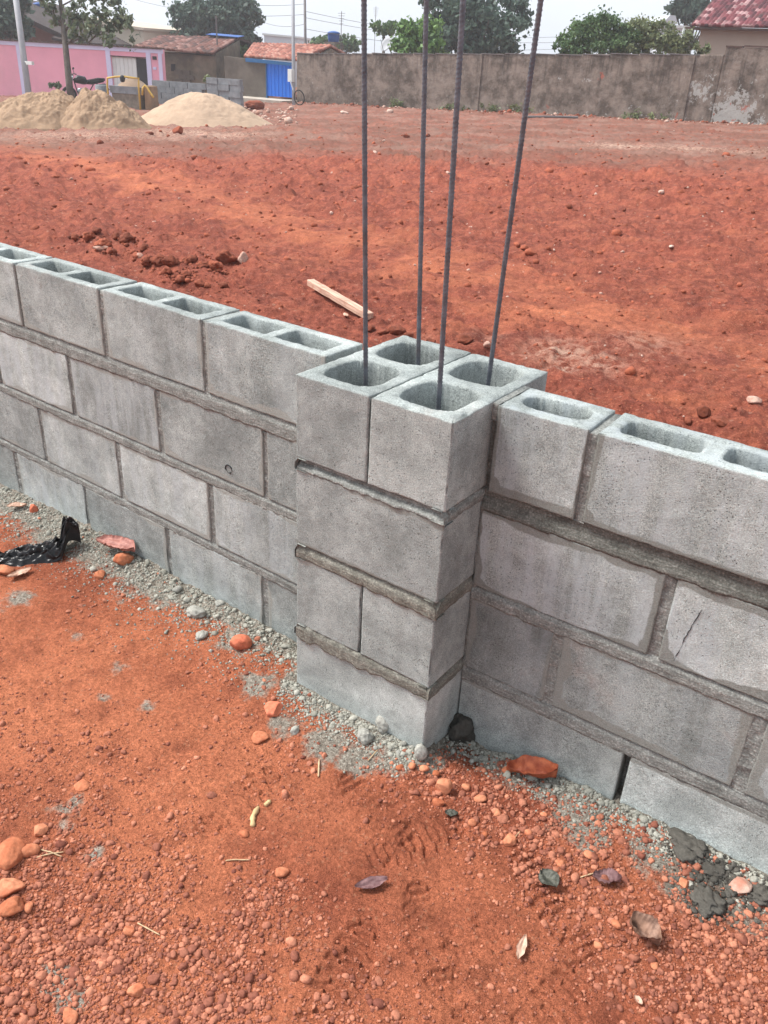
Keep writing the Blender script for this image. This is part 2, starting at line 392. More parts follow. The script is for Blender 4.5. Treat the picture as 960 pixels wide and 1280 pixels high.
# ------------------------------------------------------------------ terrain
FR = at(950, 157, 26.0); FL = at(380, 130, 36.0); NP = np.array([.4, .7, .0])
_n = np.cross(FR-NP, FL-NP); PA, PB = -_n[0]/_n[2], -_n[1]/_n[2]
def zp(x, y): return NP[2]+PA*(x-NP[0])+PB*(y-NP[1])
def zpl(x, y):
    r = np.hypot(x-.4, y-.7); return zp(x, y)*sst(.5, 3.5, r)
def plane_t(u, v):   # first guess on the big field plane
    r = ray(u, v); n = np.array([-PA, -PB, 1.]); return C0+r*(((NP-C0)@n)/(r@n))
def fg(u, v): return plane_pt(u, v, -.05)[:2]
TRK0, TRK1 = plane_t(60, 190)[:2], plane_t(900, 440)[:2]; TDIR = (TRK1-TRK0)/np.linalg.norm(TRK1-TRK0); TN = np.array([-TDIR[1], TDIR[0]])
FWD = R[2][:2]/np.linalg.norm(R[2][:2]); RGT = np.array([FWD[1], -FWD[0]])
# shoe prints: centre pixel, heading px, length
PRINTS = []
for (u, v, u2, v2, L) in [(600, 1215, 612, 1120, .29), (425, 1225, 480, 1120, .28), (690, 1125, 630, 1045, .27), (520, 1050, 600, 1020, .26), (690, 1262, 760, 1180, .27), (540, 1170, 520, 1100, .26), (300, 1000, 360, 950, .26), (470, 1010, 420, 960, .25)]:
    a = fg(u, v); d = fg(u2, v2)-a; PRINTS.append((a, d/np.linalg.norm(d), L))
def prints(x, y):
    h = np.zeros_like(x)
    for i, (c, d, L) in enumerate(PRINTS):
        s = (x-c[0])*d[0]+(y-c[1])*d[1]; t = -(x-c[0])*d[1]+(y-c[1])*d[0]
        w = sst(1.05, .88, np.sqrt((s/(L*.5))**2+(t/.048)**2))
        pat = np.where(np.abs(t) < .018, np.tanh(2.2*np.sin(2*np.pi*s/.020)), np.tanh(2.2*np.sin(2*np.pi*(s*.8+np.abs(t)*.35)/.024)))
        br = sst(-.35, .25, fbm2(x*14, y*14, 60+i, 2))
        heel = sst(.0, .012, np.abs(s+L*.16)-.006); h += w*(-.0048+.0040*pat*heel)*(.35+.65*br)+.004*sst(.0, 1, w)*sst(1, 0, w)*br
    return h
def H(x, y, detail=True):
    x = np.asarray(x, float); y = np.asarray(y, float)
    yw = ywall(x); s = y-yw
    front = sst(.13, .02, s)*1.0
    fld = zpl(x, y)+.0
    d = np.clip(-s, 0, 9)
    r = np.hypot(x-C0[0], y-C0[1])
    zf = -.052+zpl(x, y)*.6
    bankL = sst(-.05, -.25, x)*(.014+.016*sst(-.5, -1., x))*np.exp(-d/.10)
    bankR = sst(.62, .75, x)*(.016)*np.exp(-d/.08)
    pit = -.03*np.exp(-(((x-.47)/.06)**2+((y-.12)/.06)**2))
    pill = .020*np.exp(-np.clip(np.hypot(np.clip(np.abs(x-.19)-.19, 0, 9), np.clip(-y, 0, 9)), 0, 9)/.06)*sst(.45, .38, x)*(y < .05)
    zf = zf+bankL+bankR+pit+pill
    z = zf*front+fld*(1-front)
    if not detail: return z
    # foreground relief
    nf = sst(9, 3, r)
    zz = .013*fbm2(x*3.1, y*3.1, 3, 3)+.0065*fbm2(x*17, y*17, 5, 4, .55)*sst(-.35, .35, fbm2(x*3, y*3, 8, 2)+.2)
    rid = np.abs(fbm2(x*24, y*24, 11, 3)); zz = zz+.0050*(rid-.3)*sst(-.1, .4, fbm2(x*4, y*4, 14, 2))
    zz = zz+prints(x, y)*nf
    zz = zz*front*nf
    # mortar crumbs bank is lumpy
    lum = np.exp(-d/.13)*front*(.014*fbm2(x*26, y*26, 21, 4, .68)+.009*np.maximum(0, fbm2(x*55, y*55, 23, 2)))*np.where(x < .45, 1, .6)
    # field relief: graded soil, streaked along the vehicle tracks
    a = (x-TRK0[0])*TDIR[0]+(y-TRK0[1])*TDIR[1]; bq = (x-TRK0[0])*TN[0]+(y-TRK0[1])*TN[1]
    amp = np.clip(r/6, .6, 2.2)
    fz = .034*fbm2(a*.55, bq*2.0, 31, 3)*amp+.036*fbm2(x*4.2, y*4.2, 33, 4, .65)+.024*fbm2(x*15, y*15, 35, 3, .65)+.030*np.maximum(0, fbm2(x*8, y*8, 39, 3, .6)-.12)
    fz = fz+.075*np.maximum(0, fbm2(a*1.1, bq*4.2, 37, 3)-.12)*amp+.05*np.maximum(0, fbm2(a*2.6, bq*7.5, 38, 3)-.15)*amp
    sm = np.exp(-(bq/ .45)**2)*.7
    fz = fz*(1-sm*.7)
    calm = 1-.35*sst(14, 20, r)
    fz = fz*(1-front)*sst(.13, .6, s)*calm
    rub = .06*np.exp(-((s-.55)/.30)**2)*np.maximum(0, fbm2(x*5, y*5, 41, 3)+.05)*(1-front)
    return z+zz+lum+fz+rub
def ground_at(u, v):
    P = plane_t(u, v)
    if P[1] < float(ywall(P[0]))+.1 or P[2] > C0[2]: P = plane_pt(u, v, -.05)
    for _ in range(14):
        z = float(H(P[0], P[1], True)); r = ray(u, v); t = (z-C0[2])/r[2]
        Q = C0+r*t; P = P+(Q-P)*.7
    return np.array([P[0], P[1], float(H(P[0], P[1]))])

# blobs: (u, v, radius_m, strength) -> grey mortar dust / pale scuffs / damp
def blob(x, y, L):
    r = np.zeros_like(x)
    for u, v, rad, s in L:
        p = plane_t(u, v)[:2] if v < 560 else fg(u, v)
        r = np.maximum(r, s*np.exp(-(((x-p[0])**2+(y-p[1])**2)/(rad*rad))))
    return r
DUST = [(20, 748, .05, .75), (50, 640, .10, .9), (150, 830, .05, .5), (160, 815, .05, .45), (118, 1060, .035, .8), (70, 1220, .04, .95), (85, 1250, .03, .8), (75, 1010, .05, .6),
        (410, 935, .07, .9), (440, 950, .06, .9), (355, 905, .06, .8), (320, 860, .06, .9), (300, 800, .08, .7), (500, 950, .06, .8), (730, 1020, .08, .95), (740, 1045, .05, .95), (700, 990, .07, .85),
        (640, 965, .05, .8), (820, 1070, .07, .9), (850, 1110, .06, .9), (920, 1120, .08, .85), (940, 1160, .05, .6), (615, 945, .05, .8), (95, 790, .04, .45), (180, 880, .03, .5), (130, 870, .025, .5)]
PALE = [(700, 440, .20, .75), (745, 455, .16, .6), (705, 460, .10, .8), (800, 430, .25, .35), (780, 183, .9, .8), (860, 187, .8, .7), (930, 190, .7, .5), (610, 425, .12, .3), (100, 170, 1.6, .6), (250, 168, 1.6, .7), (520, 425, .1, .3)]
DAMP = [(865, 1065, .045, .9), (885, 1095, .035, .7), (882, 1125, .045, 1.), (955, 1122, .04, .9), (780, 1010, .03, .4), (575, 925, .04, .8), (910, 1085, .04, .6)]
def smear_mask(x, y):
    s = y-ywall(x); d = np.clip(-s, 0, 9)
    w = np.where(x < 0, .085+.045*sst(-.3, -.9, x), .042)*(1+.5*fbm2(x*5, y*5, 61, 3))
    m = np.exp(-(d/w)**2)*1.05*np.where((x > 0) & (x < .42), .2, 1)
    dp = np.hypot(np.clip(np.abs(x-.195)-.195, 0, 9), np.clip(-y, 0, 9)); m = np.maximum(m, 1.0*np.exp(-(dp/.045)**2)*(y < .2))
    return m*(s < .1)
def make_ground():
    a0 = math.atan2(FWD[1], FWD[0])
    fine = np.linspace(-math.radians(33), math.radians(33), 800); rest = np.linspace(math.radians(33), 2*math.pi-math.radians(33), 150)[1:-1]
    ang = a0+np.concatenate([fine, rest]); na = len(ang)
    rr = [.18]
    while rr[-1] < 195: rr.append(rr[-1]*(1.0027 if .8 < rr[-1] < 2.2 else 1.0036 if .55 < rr[-1] < 6.5 else 1.0075 if rr[-1] < 45 else 1.05))
    rr = np.array(rr); nr = len(rr)
    X = C0[0]+rr[:, None]*np.cos(ang)[None]; Y = C0[1]+rr[:, None]*np.sin(ang)[None]
    Z = H(X, Y)
    V = np.stack([X, Y, Z], -1).reshape(-1, 3)
    i = np.arange(nr-1)[:, None]*na; k = np.arange(na)[None]; k2 = (k+1) % na
    F = np.stack([i+k, i+k2, i+na+k2, i+na+k], -1).reshape(-1, 4)[:, ::-1]
    F = F[:, ::-1]
    V = np.r_[V, [[C0[0], C0[1], H(C0[0], C0[1])]]]
    tri = np.stack([np.full(na, len(V)-1), np.arange(na), (np.arange(na)+1) % na], 1)
    x, y = V[:, 0], V[:, 1]; s = y-ywall(x); r = np.hypot(x-C0[0], y-C0[1])
    front = (s < .08)
    bq = (x-TRK0[0])*TN[0]+(y-TRK0[1])*TN[1]
    n1 = fbm2(x*2.3, y*2.3, 51, 4)
    bright = np.where(front, .68+.9*n1+.30*sst(1.6, .6, r), np.exp(-((bq+.45*n1)/.60)**2)*(.50+.6*n1)+.45*sst(3.2, 1.6, r)+.40*fbm2(x*5, y*5, 57, 3)-.05)
    dep = (x-C0[0])*FWD[0]+(y-C0[1])*FWD[1]; lat = (x-C0[0])*RGT[0]+(y-C0[1])*RGT[1]
    road = .9*sst(14.2, 18.2, dep+2.6*fbm2(x*.45, y*.45, 55, 4)+.02*lat)*(~front)
    dust = np.where(front, np.maximum(smear_mask(x, y), blob(x, y, DUST)), 0)
    pale = blob(x, y, PALE)*(~front)
    damp = blob(x, y, DAMP)*front
    g = mesh_np('ground', V, [F, tri], M['ground'], True, {'mask': np.clip(np.stack([dust, bright, road], 1), 0, 1), 'mask2': np.clip(np.stack([np.where(front, .15, sst(1, 5, r)), pale, damp], 1), 0, 1)})
    tag(g, kind='structure'); return g
make_ground()

# ------------------------------------------------------------------ hollow blocks
def hollow_block(L, W, Hh, cells, p, mx, my, web, res, seed, smear=None, tone=1., bloom=.3, chip=1., taper=.004, wet=0., ends=True):
    """local coords x 0..L, y 0..W (front y=0), z 0..H; returns V,F,attr"""
    nx = max(4, int(round(L/res/2))*2); ny = max(4, int(round(W/res))); nz = max(4, int(round(Hh/res)))
    xs = np.linspace(0, L, nx+1); ys = np.linspace(0, W, ny+1); zs = np.linspace(0, Hh, nz+1)
    if res < .01:
        ed = .0020; ins = lambda a: np.r_[a[0], a[0]+ed, a[1:-1], a[-1]-ed, a[-1]]; xs, ys, zs = ins(xs), ins(ys), ins(zs); nx += 2; ny += 2; nz += 2
    V = []; F = []
    def grid(P):
        n0 = sum(len(v) for v in V); a, b = P.shape[:2]; V.append(P.reshape(-1, 3))
        i = np.arange(a-1)[:, None]*b; k = np.arange(b-1)[None]
        F.append((n0+np.stack([i+k, i+k+1, i+b+k+1, i+b+k], -1)).reshape(-1, 4))
    per = np.array([(x, 0) for x in xs]+[(L, y) for y in ys[1:]]+[(x, W) for x in xs[::-1][1:]]+[(0, y) for y in ys[::-1][1:]])
    grid(np.stack([np.c_[per, np.full(len(per), z)] for z in zs]))
    spans = [(0, nx)] if cells == 1 else [(0, nx//2), (nx//2, nx)]
    for (a, b) in spans:
        sx = xs[a:b+1]; x0, x1 = sx[0], sx[-1]
        lp = np.array([(x, 0) for x in sx]+[(x1, y) for y in ys[1:]]+[(x, W) for x in sx[::-1][1:]]+[(x0, y) for y in ys[::-1][1:]])
        m0 = mx if a == 0 else web/2; m1 = mx if b == nx else web/2
        hx0, hx1 = x0+m0, x1-m1; cx, cy = (hx0+hx1)/2, W/2; hx, hy = (hx1-hx0)/2, W/2-my
        q = np.stack([(lp[:, 0]-(x0+x1)/2)/((x1-x0)/2), (lp[:, 1]-cy)/(W/2)], 1)
        nn = (np.abs(q[:, 0])**p+np.abs(q[:, 1])**p)**(1/p); hole = q/nn[:, None]*[hx, hy]+[cx, cy]
        wob = 1+.022*vn2(np.arange(len(lp))*.30, np.full(len(lp), seed*1.7), seed)+.016*vn2(np.arange(len(lp))*.9, np.full(len(lp), seed*2.7), seed+1); hole = (hole-[cx, cy])*wob[:, None]+[cx, cy]
        rows = []
        for t in (0, .3, .65, .93): rows.append(np.c_[lp*(1-t)+hole*t, np.full(len(lp), Hh)])
        for dz, sc in ((.0035, 1.0), (.02, .985), (.06, .97), (.11, .955), (.15, .945), (Hh, .935)): rows.append(np.c_[(hole-[cx, cy])*sc+[cx, cy], np.full(len(lp), Hh-dz)])
        grid(np.stack(rows))
    V = np.concatenate(V); F = np.concatenate(F)
    key = np.round(V*1e5).astype(np.int64); _, idx, inv = np.unique(key, axis=0, return_index=True, return_inverse=True)
    V = V[idx]; F = inv.reshape(-1)[F]
    x, y, z = V.T
    e = 1e-5
    fx = np.where(x < e, 1, np.where(x > L-e, -1, 0)); fy = np.where(y < e, 1, np.where(y > W-e, -1, 0)); fz = np.where(z > Hh-e, -1, np.where(z < e, 1, 0))
    outer = (fx != 0) | (fy != 0) | (z > Hh-.0036)
    cnt = (fx != 0).astype(int)+(fy != 0)+(fz != 0)
    nz_ = fbm3(x*70, y*70, z*70, seed, 3); big = np.maximum(0, fbm3(x*22, y*22, z*22, seed+9, 3)-.15)
    a = np.where(cnt >= 2, .0010+.0010*nz_+.016*big*chip, 0)*chip
    a = np.clip(a, .0006*(cnt >= 2), .010)
    s2 = .0005*fbm3(x*40, y*40, z*40, seed+3, 3)*(cnt == 1)
    D = np.stack([fx*a, fy*a, fz*a*.8], 1)+np.stack([fx*s2, fy*s2, fz*s2*2], 1)
    # warp of top rim
    D[:, 2] += np.where((z > Hh-.004) & (cnt < 2), -.0022*np.maximum(0, fbm3(x*55, y*55, z*0, seed+6, 2)), 0)+np.where(z > Hh-e, .0008*fbm3(x*12, y*12, z*0, seed+5, 2), 0)
    V2 = V+D
    sm = np.zeros(len(V))
    if smear is not None and not ends:
        sm = np.where(y < .004, smear(x, z), 0)
    elif smear is not None:
        ff = (y < .004)
        sm = np.where(ff, smear(x, z), 0)
        sb = .75*np.exp(-np.minimum(x, L-x)/.012)*(~ff)*((fx != 0)); sm = np.maximum(sm, sb*(z < Hh*.9))
    tn = np.full(len(V), tone*.5)
    return V2, F, np.stack([sm, tn, np.full(len(V), bloom), np.full(len(V), wet)], 1)
def edge_smear(L, Hh, lft=.0, rgt=.0, bot=.0, top=.0, amp=.010, seed=0, hard=1.0):
    def f(x, z):
        n = fbm2(x*9, z*9, seed, 3)*amp*1.2+fbm2(x*45, z*45, seed+4, 2)*amp*.22
        def band(d, w): return sst(w*1.25+.005, w*.75-.004, d+n) if w > 0 else np.zeros_like(x)
        r = 0
        k = .028   # rounded inner corner: smooth union of the bands
        for d, w in ((x, lft), (L-x, rgt), (z, bot), (Hh-z, top)):
            r = np.maximum(r, band(d, w))
        if lft and bot: r = np.maximum(r, sst(k*.95, k*.6, np.hypot(np.clip(x-lft, 0, 9)-k*0, np.clip(z-bot, 0, 9))*1.3+n))
        return r*hard
    return f
def place(V, ox, oy, ang, oz):
    c, s = math.cos(ang), math.sin(ang)
    return np.stack([ox+V[:, 0]*c-V[:, 1]*s, oy+V[:, 0]*s+V[:, 1]*c, oz+V[:, 2]], 1)

def bed(x0, x1, z0, z1, front, seed, lip=.005, rec=.006, lump=.004, sag=.0, depth=.03, res=.005, tr=(.12, .42), up=0.):
    """bed joint strip seen from the front; front(x)->y of the block face; recessed under the upper block and lipped over the lower one"""
    n = max(6, int((x1-x0)/res)); xs = np.linspace(x0, x1, n+1)
    t = np.array([0, .0, .12, .3, .48, .64, .78, .9, 1.0, 1.0]); m = len(t)
    n1 = fbm2(xs*13, xs*0+seed, seed, 4, .6); n2 = fbm2(xs*48, xs*0+seed, seed+2, 3)
    V = np.zeros((m, n+1, 3))
    for j in range(m):
        tt = t[j]; fn = fbm2(xs*65, xs*0+tt*7, seed+5, 4, .65)
        zz = z1-(z1-z0)*tt
        prof = rec*(1-sst(tr[0], tr[1], tt))-lip*sst(tr[0]+.1, tr[1]+.15, tt)*(1+.5*n1)-lump*np.maximum(0, n2)*sst(tr[0], tr[1], tt)
        yy = front(xs)+prof+.0013*fn
        if j == 0: yy = front(xs)+depth
        if j == m-1: yy = front(xs)+depth
        zz = zz+(0 if j < 2 else up*np.maximum(0, n2+.3*n1+.1)*(1-sst(.1, .6, tt)))+(0 if j < 2 else -sag*np.maximum(0, n1+.25*n2+.12)*sst(.4, 1, tt))+(0 if j < 2 else .0018*fn)
        V[j, :, 0] = xs; V[j, :, 1] = yy; V[j, :, 2] = zz
    V = V.reshape(-1, 3); i = np.arange(m-1)[:, None]*(n+1); k = np.arange(n)[None]
    F = np.stack([i+k, i+n+1+k, i+n+2+k, i+k+1], -1).reshape(-1, 4)
    return V, F
def join(parts):
    V = []; F = []; n = 0
    for v, f in parts: V.append(v); F.append(np.asarray(f)+n); n += len(v)
    return np.concatenate(V), np.concatenate(F)
def boxgrid(x0, x1, ya, yb, z0, z1, seed=0, amp=.001, res=.01):
    """closed box whose front/back follow ya(x), yb(x), lightly roughened"""
    n = max(1, int((x1-x0)/res)); xs = np.linspace(x0, x1, n+1)
    m = max(2, int((z1-z0)/res)); zz = np.linspace(z0, z1, m+1)
    rows = [(0, z0, 1)]+[(0, z, 0) for z in zz]+[(1, z, 0) for z in zz[::-1]]+[(0, z0, 1)]
    V = np.zeros((len(rows), n+1, 3))
    for j, (b, z, _) in enumerate(rows[:-1]):
        y = (yb if b else ya)(xs); V[j, :, 0] = xs; V[j, :, 1] = y+(amp*fbm2(xs*60, xs*0+z*60, seed, 3)); V[j, :, 2] = z+amp*.6*vn2(xs*50, xs*0+seed, seed+1)*(z > z1-1e-6)
    V[-1] = V[0]
    i = np.arange(len(rows)-1)[:, None]*(n+1); k = np.arange(n)[None]
    F = np.stack([i+k, i+n+1+k, i+n+2+k, i+k+1], -1).reshape(-1, 4)
    return V.reshape(-1, 3), F[:, ::-1]
def add_block(parent, name, V, F, A, label=None):
    o = mesh_np(name, V-np.array(parent.location), F, M['block'], True, {'surf': A}, parent)
    if label: o['label'] = label
    return o

DZ = -.0027
# ---- left wall
left = empty('concrete_block_wall', (-.9, WL+TL*-.9+.067, -.07), 'grey hollow block wall running off to the left behind the black plastic bag', 'block wall', 'hollow block walls meeting at the pillar')
angL = math.atan(TL); fL = lambda x: WL+TL*np.asarray(x, float); bL = lambda x: fL(x)+TH
courses_L = [(.600+DZ, .19, [(-3.26+.005, -2.87), (-2.855, -2.465), (-2.452, -2.062), (-2.048, -1.658), (-1.638, -1.248), (-1.236, -.846), (-.828, -.438), (-.424, -.034)]),
             (.366, .190, [(-3.048, -2.658), (-2.642, -2.252), (-2.236, -1.846), (-1.830, -1.440), (-1.424, -1.040), (-1.022, -.640), (-.620, -.234), (-.218, -.004)]),
             (.148, .190, [(-2.85, -2.46), (-2.446, -2.056), (-2.042, -1.652), (-1.638, -1.240), (-1.225, -.846), (-.826, -.447), (-.425, -.004)]),
             (-.068, .190, [(-3.048, -2.658), (-2.642, -2.252), (-2.236, -1.838), (-1.822, -1.440), (-1.415, -1.042), (-1.028, -.643), (-.627, -.247), (-.226, -.004)])]
# course 1 uses the full 19 cm; tones follow the photograph's paler and darker blocks
tones_L = {(0, 7): (1.0, .35), (0, 6): (1.06, .3), (0, 5): (.93, .2), (0, 4): (1.16, .5), (1, 4): (1.20, .9), (1, 5): (.94, .75), (1, 6): (.87, .1), (1, 7): (.84, .1),
           (2, 3): (.90, .2), (2, 4): (1.10, .5), (2, 5): (1.38, .8), (2, 6): (1.06, .7), (3, 3): (.88, .1), (3, 4): (1.22, .9), (3, 5): (.90, .1), (3, 6): (1.0, .45), (3, 7): (.82, .1)}
labL = {(0, 7): 'top row block with two open rectangular cells, next to the pillar', (2, 5): 'palest block of the left wall, whitish face in the third row', (1, 6): 'block with a small dark chipped ring mark on its face'}
parts_m = []
for ci, (z0, hh, lst) in enumerate(courses_L):
    for bi, (xa, xb) in enumerate(lst):
        L = (xb-xa); vis = xb > -1.75
        tn, bl = tones_L.get((ci, bi), (1., .3)); sd = 100+ci*20+bi
        sm = edge_smear(L, hh, lft=.004, rgt=.006, bot=.012 if ci < 3 else 0, top=.006 if ci else 0, amp=.016, seed=sd, hard=.8)
        V, F, A = hollow_block(L, TH, hh, 2 if L > .3 else 1, 12., .030, .027, .030, .0055 if vis else .03, sd, sm, tn, bl, chip=.8)
        jit = .0012*math.sin(sd*7.3)
        add_block(left, 'block', place(V, xa, fL(xa)+jit, angL, z0), F, A, labL.get((ci, bi)))
    # perpend joints
    for bi in range(len(lst)-1):
        xa, xb = lst[bi][1]-.002, lst[bi+1][0]+.002; rs = .0045 if ci != 3 else .003
        parts_m.append(boxgrid(xa, xb, lambda x, r=rs: fL(x)+r, lambda x: bL(x)-.004, z0-.004, z0+hh-(.004+.004*abs(math.sin(bi*3.1+ci))), 200+ci*10+bi, .003, .005))
    if ci < 3:
        zt = z0+.001; zb = courses_L[ci+1][0]+courses_L[ci+1][1]-.001
        parts_m.append(bed(-3.25, -.003, zb, zt, fL, 300+ci, lip=.0006, rec=.0065, lump=.0012, sag=.005, tr=(.05, .30)))
        parts_m.append(boxgrid(-3.24, -.003, lambda x: fL(x)+.012, lambda x: fL(x)+.028, zb, zt, 310+ci, .001, .05))
        parts_m.append(boxgrid(-3.24, -.003, lambda x: bL(x)-.028, lambda x: bL(x)-.003, zb, zt, 311+ci, .001, .05))
parts_m.append(boxgrid(-.036, -.002, lambda x: fL(x)+.012, lambda x: bL(x)-.004, .59, .770, 350, .003, .005))
V, F = join(parts_m); mesh_np('mortar', V-np.array(left.location), F, M['mortar'], True, None, left)
# ---- right wall
right = empty('concrete_block_wall', (1.0, WR+TR*.61+.067, -.09), 'hollow block wall to the right of the pillar with dark damp smeared mortar joints', 'block wall', 'hollow block walls meeting at the pillar')
angR = math.atan(TR); fR = lambda x: WR+TR*(np.asarray(x, float)-.39); bR = lambda x: fR(x)+TH
courses_R = [(.597, .19, [(.3985, .5885), (.607, .997), (1.012, 1.402), (1.417, 1.807), (1.822, 2.212), (2.227, 2.617)]),
             (.361, .190, [(.389, .785), (.807, 1.197), (1.212, 1.602), (1.617, 2.007), (2.022, 2.412)]),
             (.138, .190, [(.389, .592), (.612, 1.002), (1.026, 1.416), (1.43, 1.82), (1.835, 2.225), (2.24, 2.63)]),
             (-.090, .192, [(.389, .787), (.803, 1.193), (1.208, 1.598), (1.613, 2.003), (2.018, 2.408)])]
tones_R = {(0, 0): (1.06, .85), (0, 1): (1.0, .9), (1, 0): (1.0, 1.), (1, 1): (1.42, 1.), (2, 0): (.64, .35), (2, 1): (.82, .4), (2, 2): (1.2, .9), (3, 0): (1.08, .1), (3, 1): (1.46, .15)}  # corner half block's low tone has the pillar's soft shade painted in
sm_R = {(0, 0): dict(lft=.009, bot=.020, rgt=.004, amp=.006), (0, 1): dict(lft=.007, bot=.016, amp=.010), (0, 2): dict(bot=.018, amp=.01), (1, 0): dict(lft=.009, top=.014, rgt=.013, bot=.004, amp=.014), (1, 1): dict(lft=.008, top=.024, bot=.012, amp=.020),
        (2, 0): dict(lft=.018, rgt=.008, top=.010, bot=.0, amp=.012), (2, 1): dict(lft=.018, rgt=.020, bot=.014, top=.006, amp=.016), (2, 2): dict(lft=.018, bot=.014, amp=.014), (3, 0): dict(top=.006, amp=.006), (3, 1): dict(top=.012, amp=.006)}
labR = {(0, 0): 'half block with one long rounded cell, against the pillar', (1, 1): 'pale whitish block with a thin vertical crack', (3, 1): 'very pale block at ground level right of the black gap', (2, 0): 'darkest half block, grey with soft pillar shade painted in, in the corner by the pillar'}
parts_m = []; parts_d = []
for ci, (z0, hh, lst) in enumerate(courses_R):
    for bi, (xa, xb) in enumerate(lst):
        L = xb-xa; vis = xa < 1.25; sd = 400+ci*20+bi; tn, bl = tones_R.get((ci, bi), (1.05, .5))
        sm = edge_smear(L, hh, seed=sd, **sm_R.get((ci, bi), dict(bot=.02, lft=.01, amp=.012)))
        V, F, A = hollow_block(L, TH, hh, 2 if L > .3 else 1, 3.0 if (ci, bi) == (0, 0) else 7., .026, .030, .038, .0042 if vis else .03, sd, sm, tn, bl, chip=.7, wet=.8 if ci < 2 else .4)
        add_block(right, 'block', place(V, xa, float(fR(xa)), angR, z0), F, A, labR.get((ci, bi)))
    for bi in range(len(lst)-1):
        if ci == 3 and bi == 0: continue      # the open black gap
        xa, xb = lst[bi][1]-.002, lst[bi+1][0]+.002; rs = {0: .006, 1: .005, 2: .0015}.get(ci, .003)
        parts_m.append(boxgrid(xa, xb, lambda x, r=rs: fR(x)+r, lambda x: bR(x)-.004, z0-.004, z0+hh-.005, 500+ci*10+bi, .003, .004))
    if ci == 3: parts_m.append(boxgrid(.786, .804, lambda x: fR(x)+.045, lambda x: bR(x)-.004, z0-.004, z0+hh-.005, 540, .003, .004))
    if ci < 3:
        zt = z0+.001; zb = courses_R[ci+1][0]+courses_R[ci+1][1]-.001
        st = [dict(lip=.0005, rec=.009, lump=.0015, sag=.005, tr=(.3, .9)), dict(lip=.0012, rec=.006, lump=.0015, sag=.010, tr=(.05, .28)), dict(lip=.000, rec=.006, lump=.001, sag=.005, tr=(.05, .3))][ci]
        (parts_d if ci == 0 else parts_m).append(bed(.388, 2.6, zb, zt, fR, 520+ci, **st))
        parts_m.append(boxgrid(.39, 2.6, lambda x: fR(x)+.012, lambda x: fR(x)+.030, zb, zt, 530+ci, .001, .05))
        parts_m.append(boxgrid(.39, 2.6, lambda x: bR(x)-.030, lambda x: bR(x)-.003, zb, zt, 531+ci, .001, .05))
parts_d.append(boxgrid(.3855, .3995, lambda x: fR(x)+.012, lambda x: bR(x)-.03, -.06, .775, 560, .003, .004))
parts_m.append(boxgrid(.3865, .3975, lambda x: fR(x)+.002, lambda x: bR(x)-.02, .13, .560, 561, .004, .004))
top_m = boxgrid(.3855, .400, lambda x: fR(x)+.004, lambda x: bR(x)+.0, .75, .786, 562, .003, .004); parts_m.append(top_m)
V, F = join(parts_m); mesh_np('mortar', V-np.array(right.location), F, M['mortar'], True, None, right)
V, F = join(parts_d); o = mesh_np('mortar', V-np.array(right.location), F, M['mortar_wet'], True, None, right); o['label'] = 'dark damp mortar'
def groove(pts, rad, wallo, fn, name, label):
    mb = MB(); P = np.array([(x, float(fn(x))-.0002, z) for x, z in pts]); t_ = np.linspace(0, 1, 40); k_ = np.linspace(0, 1, len(P)); Q = np.stack([np.interp(t_, k_, P[:, i]) for i in range(3)], 1)
    Q[:, 0] += .0014*fbm2(t_*14, t_*0, 8, 2); mb.tube(Q, rad*(.35+1.1*np.clip(.5+fbm2(t_*11, t_*0+3, 9, 2)*1.3, 0, 1)), 6); o = mb.build(name, M['dark'], wallo); o['label'] = label
groove([(.862, .505), (.852, .46), (.846, .43), (.842, .40), (.836, .372)], .0007, right, fR, 'crack', 'thin dark vertical crack')
groove([(-.36+.012*math.cos(a), .405+.011*math.sin(a)) for a in np.linspace(0, 6.28, 14)], .0011, left, fL, 'chip_mark', 'small dark ring shaped chip')
# ---- pillar
pil = empty('concrete_block_pillar', (.19, .195, -.06), 'square pillar of grey hollow blocks with four steel bars rising from its open cells', 'pillar')
g = .0048; W2 = .385
def pb(x0, y0, z0, rot, tone, sd, lab=None, bloom=.12, smear=None, p=3.6):
    if rot:   # long side runs away from the camera: swap axes so that local y=0 is the long side facing -x
        V, F, A = hollow_block(.39, .19, .19, 2, p, .032, .028, .04, .0046, sd, None, tone, bloom, chip=1.0)
        Wd = np.stack([V[:, 1], V[:, 0], V[:, 2]], 1); F = F[:, ::-1]
        if smear is not None: A[:, 0] = np.where(Wd[:, 1] < .004, smear(Wd[:, 0], Wd[:, 2]), 0)
        V = Wd
    else:
        V, F, A = hollow_block(W2, .19, .19, 2, p, .032, .028, .04, .0046, sd, smear, tone, bloom, chip=1.0, wet=.5, ends=False)
    return add_block(pil, 'block', V+np.array([x0, y0, z0]), F, A, lab)
pz = [.60, .3842, .1592, -.0604]
pb(0, 0, pz[0], True, .92, 601, 'left header block of the top course, small dark holes low on its face', smear=None)
pb(.19+g, 0, pz[0], True, 1.08, 602, 'right header block of the top course')
pb(0, 0, pz[1], False, .94, 603, 'long block of the second course', smear=edge_smear(W2, .19, top=.006, bot=.004, amp=.012, seed=603, hard=.8)); pb(0, .20, pz[1], False, 1., 604)
pb(0, 0, pz[2], True, 1.0, 605, smear=edge_smear(.19, .19, top=.008, amp=.014, seed=605, hard=.8)); pb(.19+g, 0, pz[2], True, 1.16, 606, smear=edge_smear(.19, .19, top=.006, amp=.014, seed=606, hard=.7))
pb(0, 0, pz[3], False, 1.18, 607, 'lowest long block, half buried in the soil'); pb(0, .20, pz[3], False, 1., 608)
pm = []; pdk = []
f0 = lambda x: np.zeros_like(np.asarray(x, float))
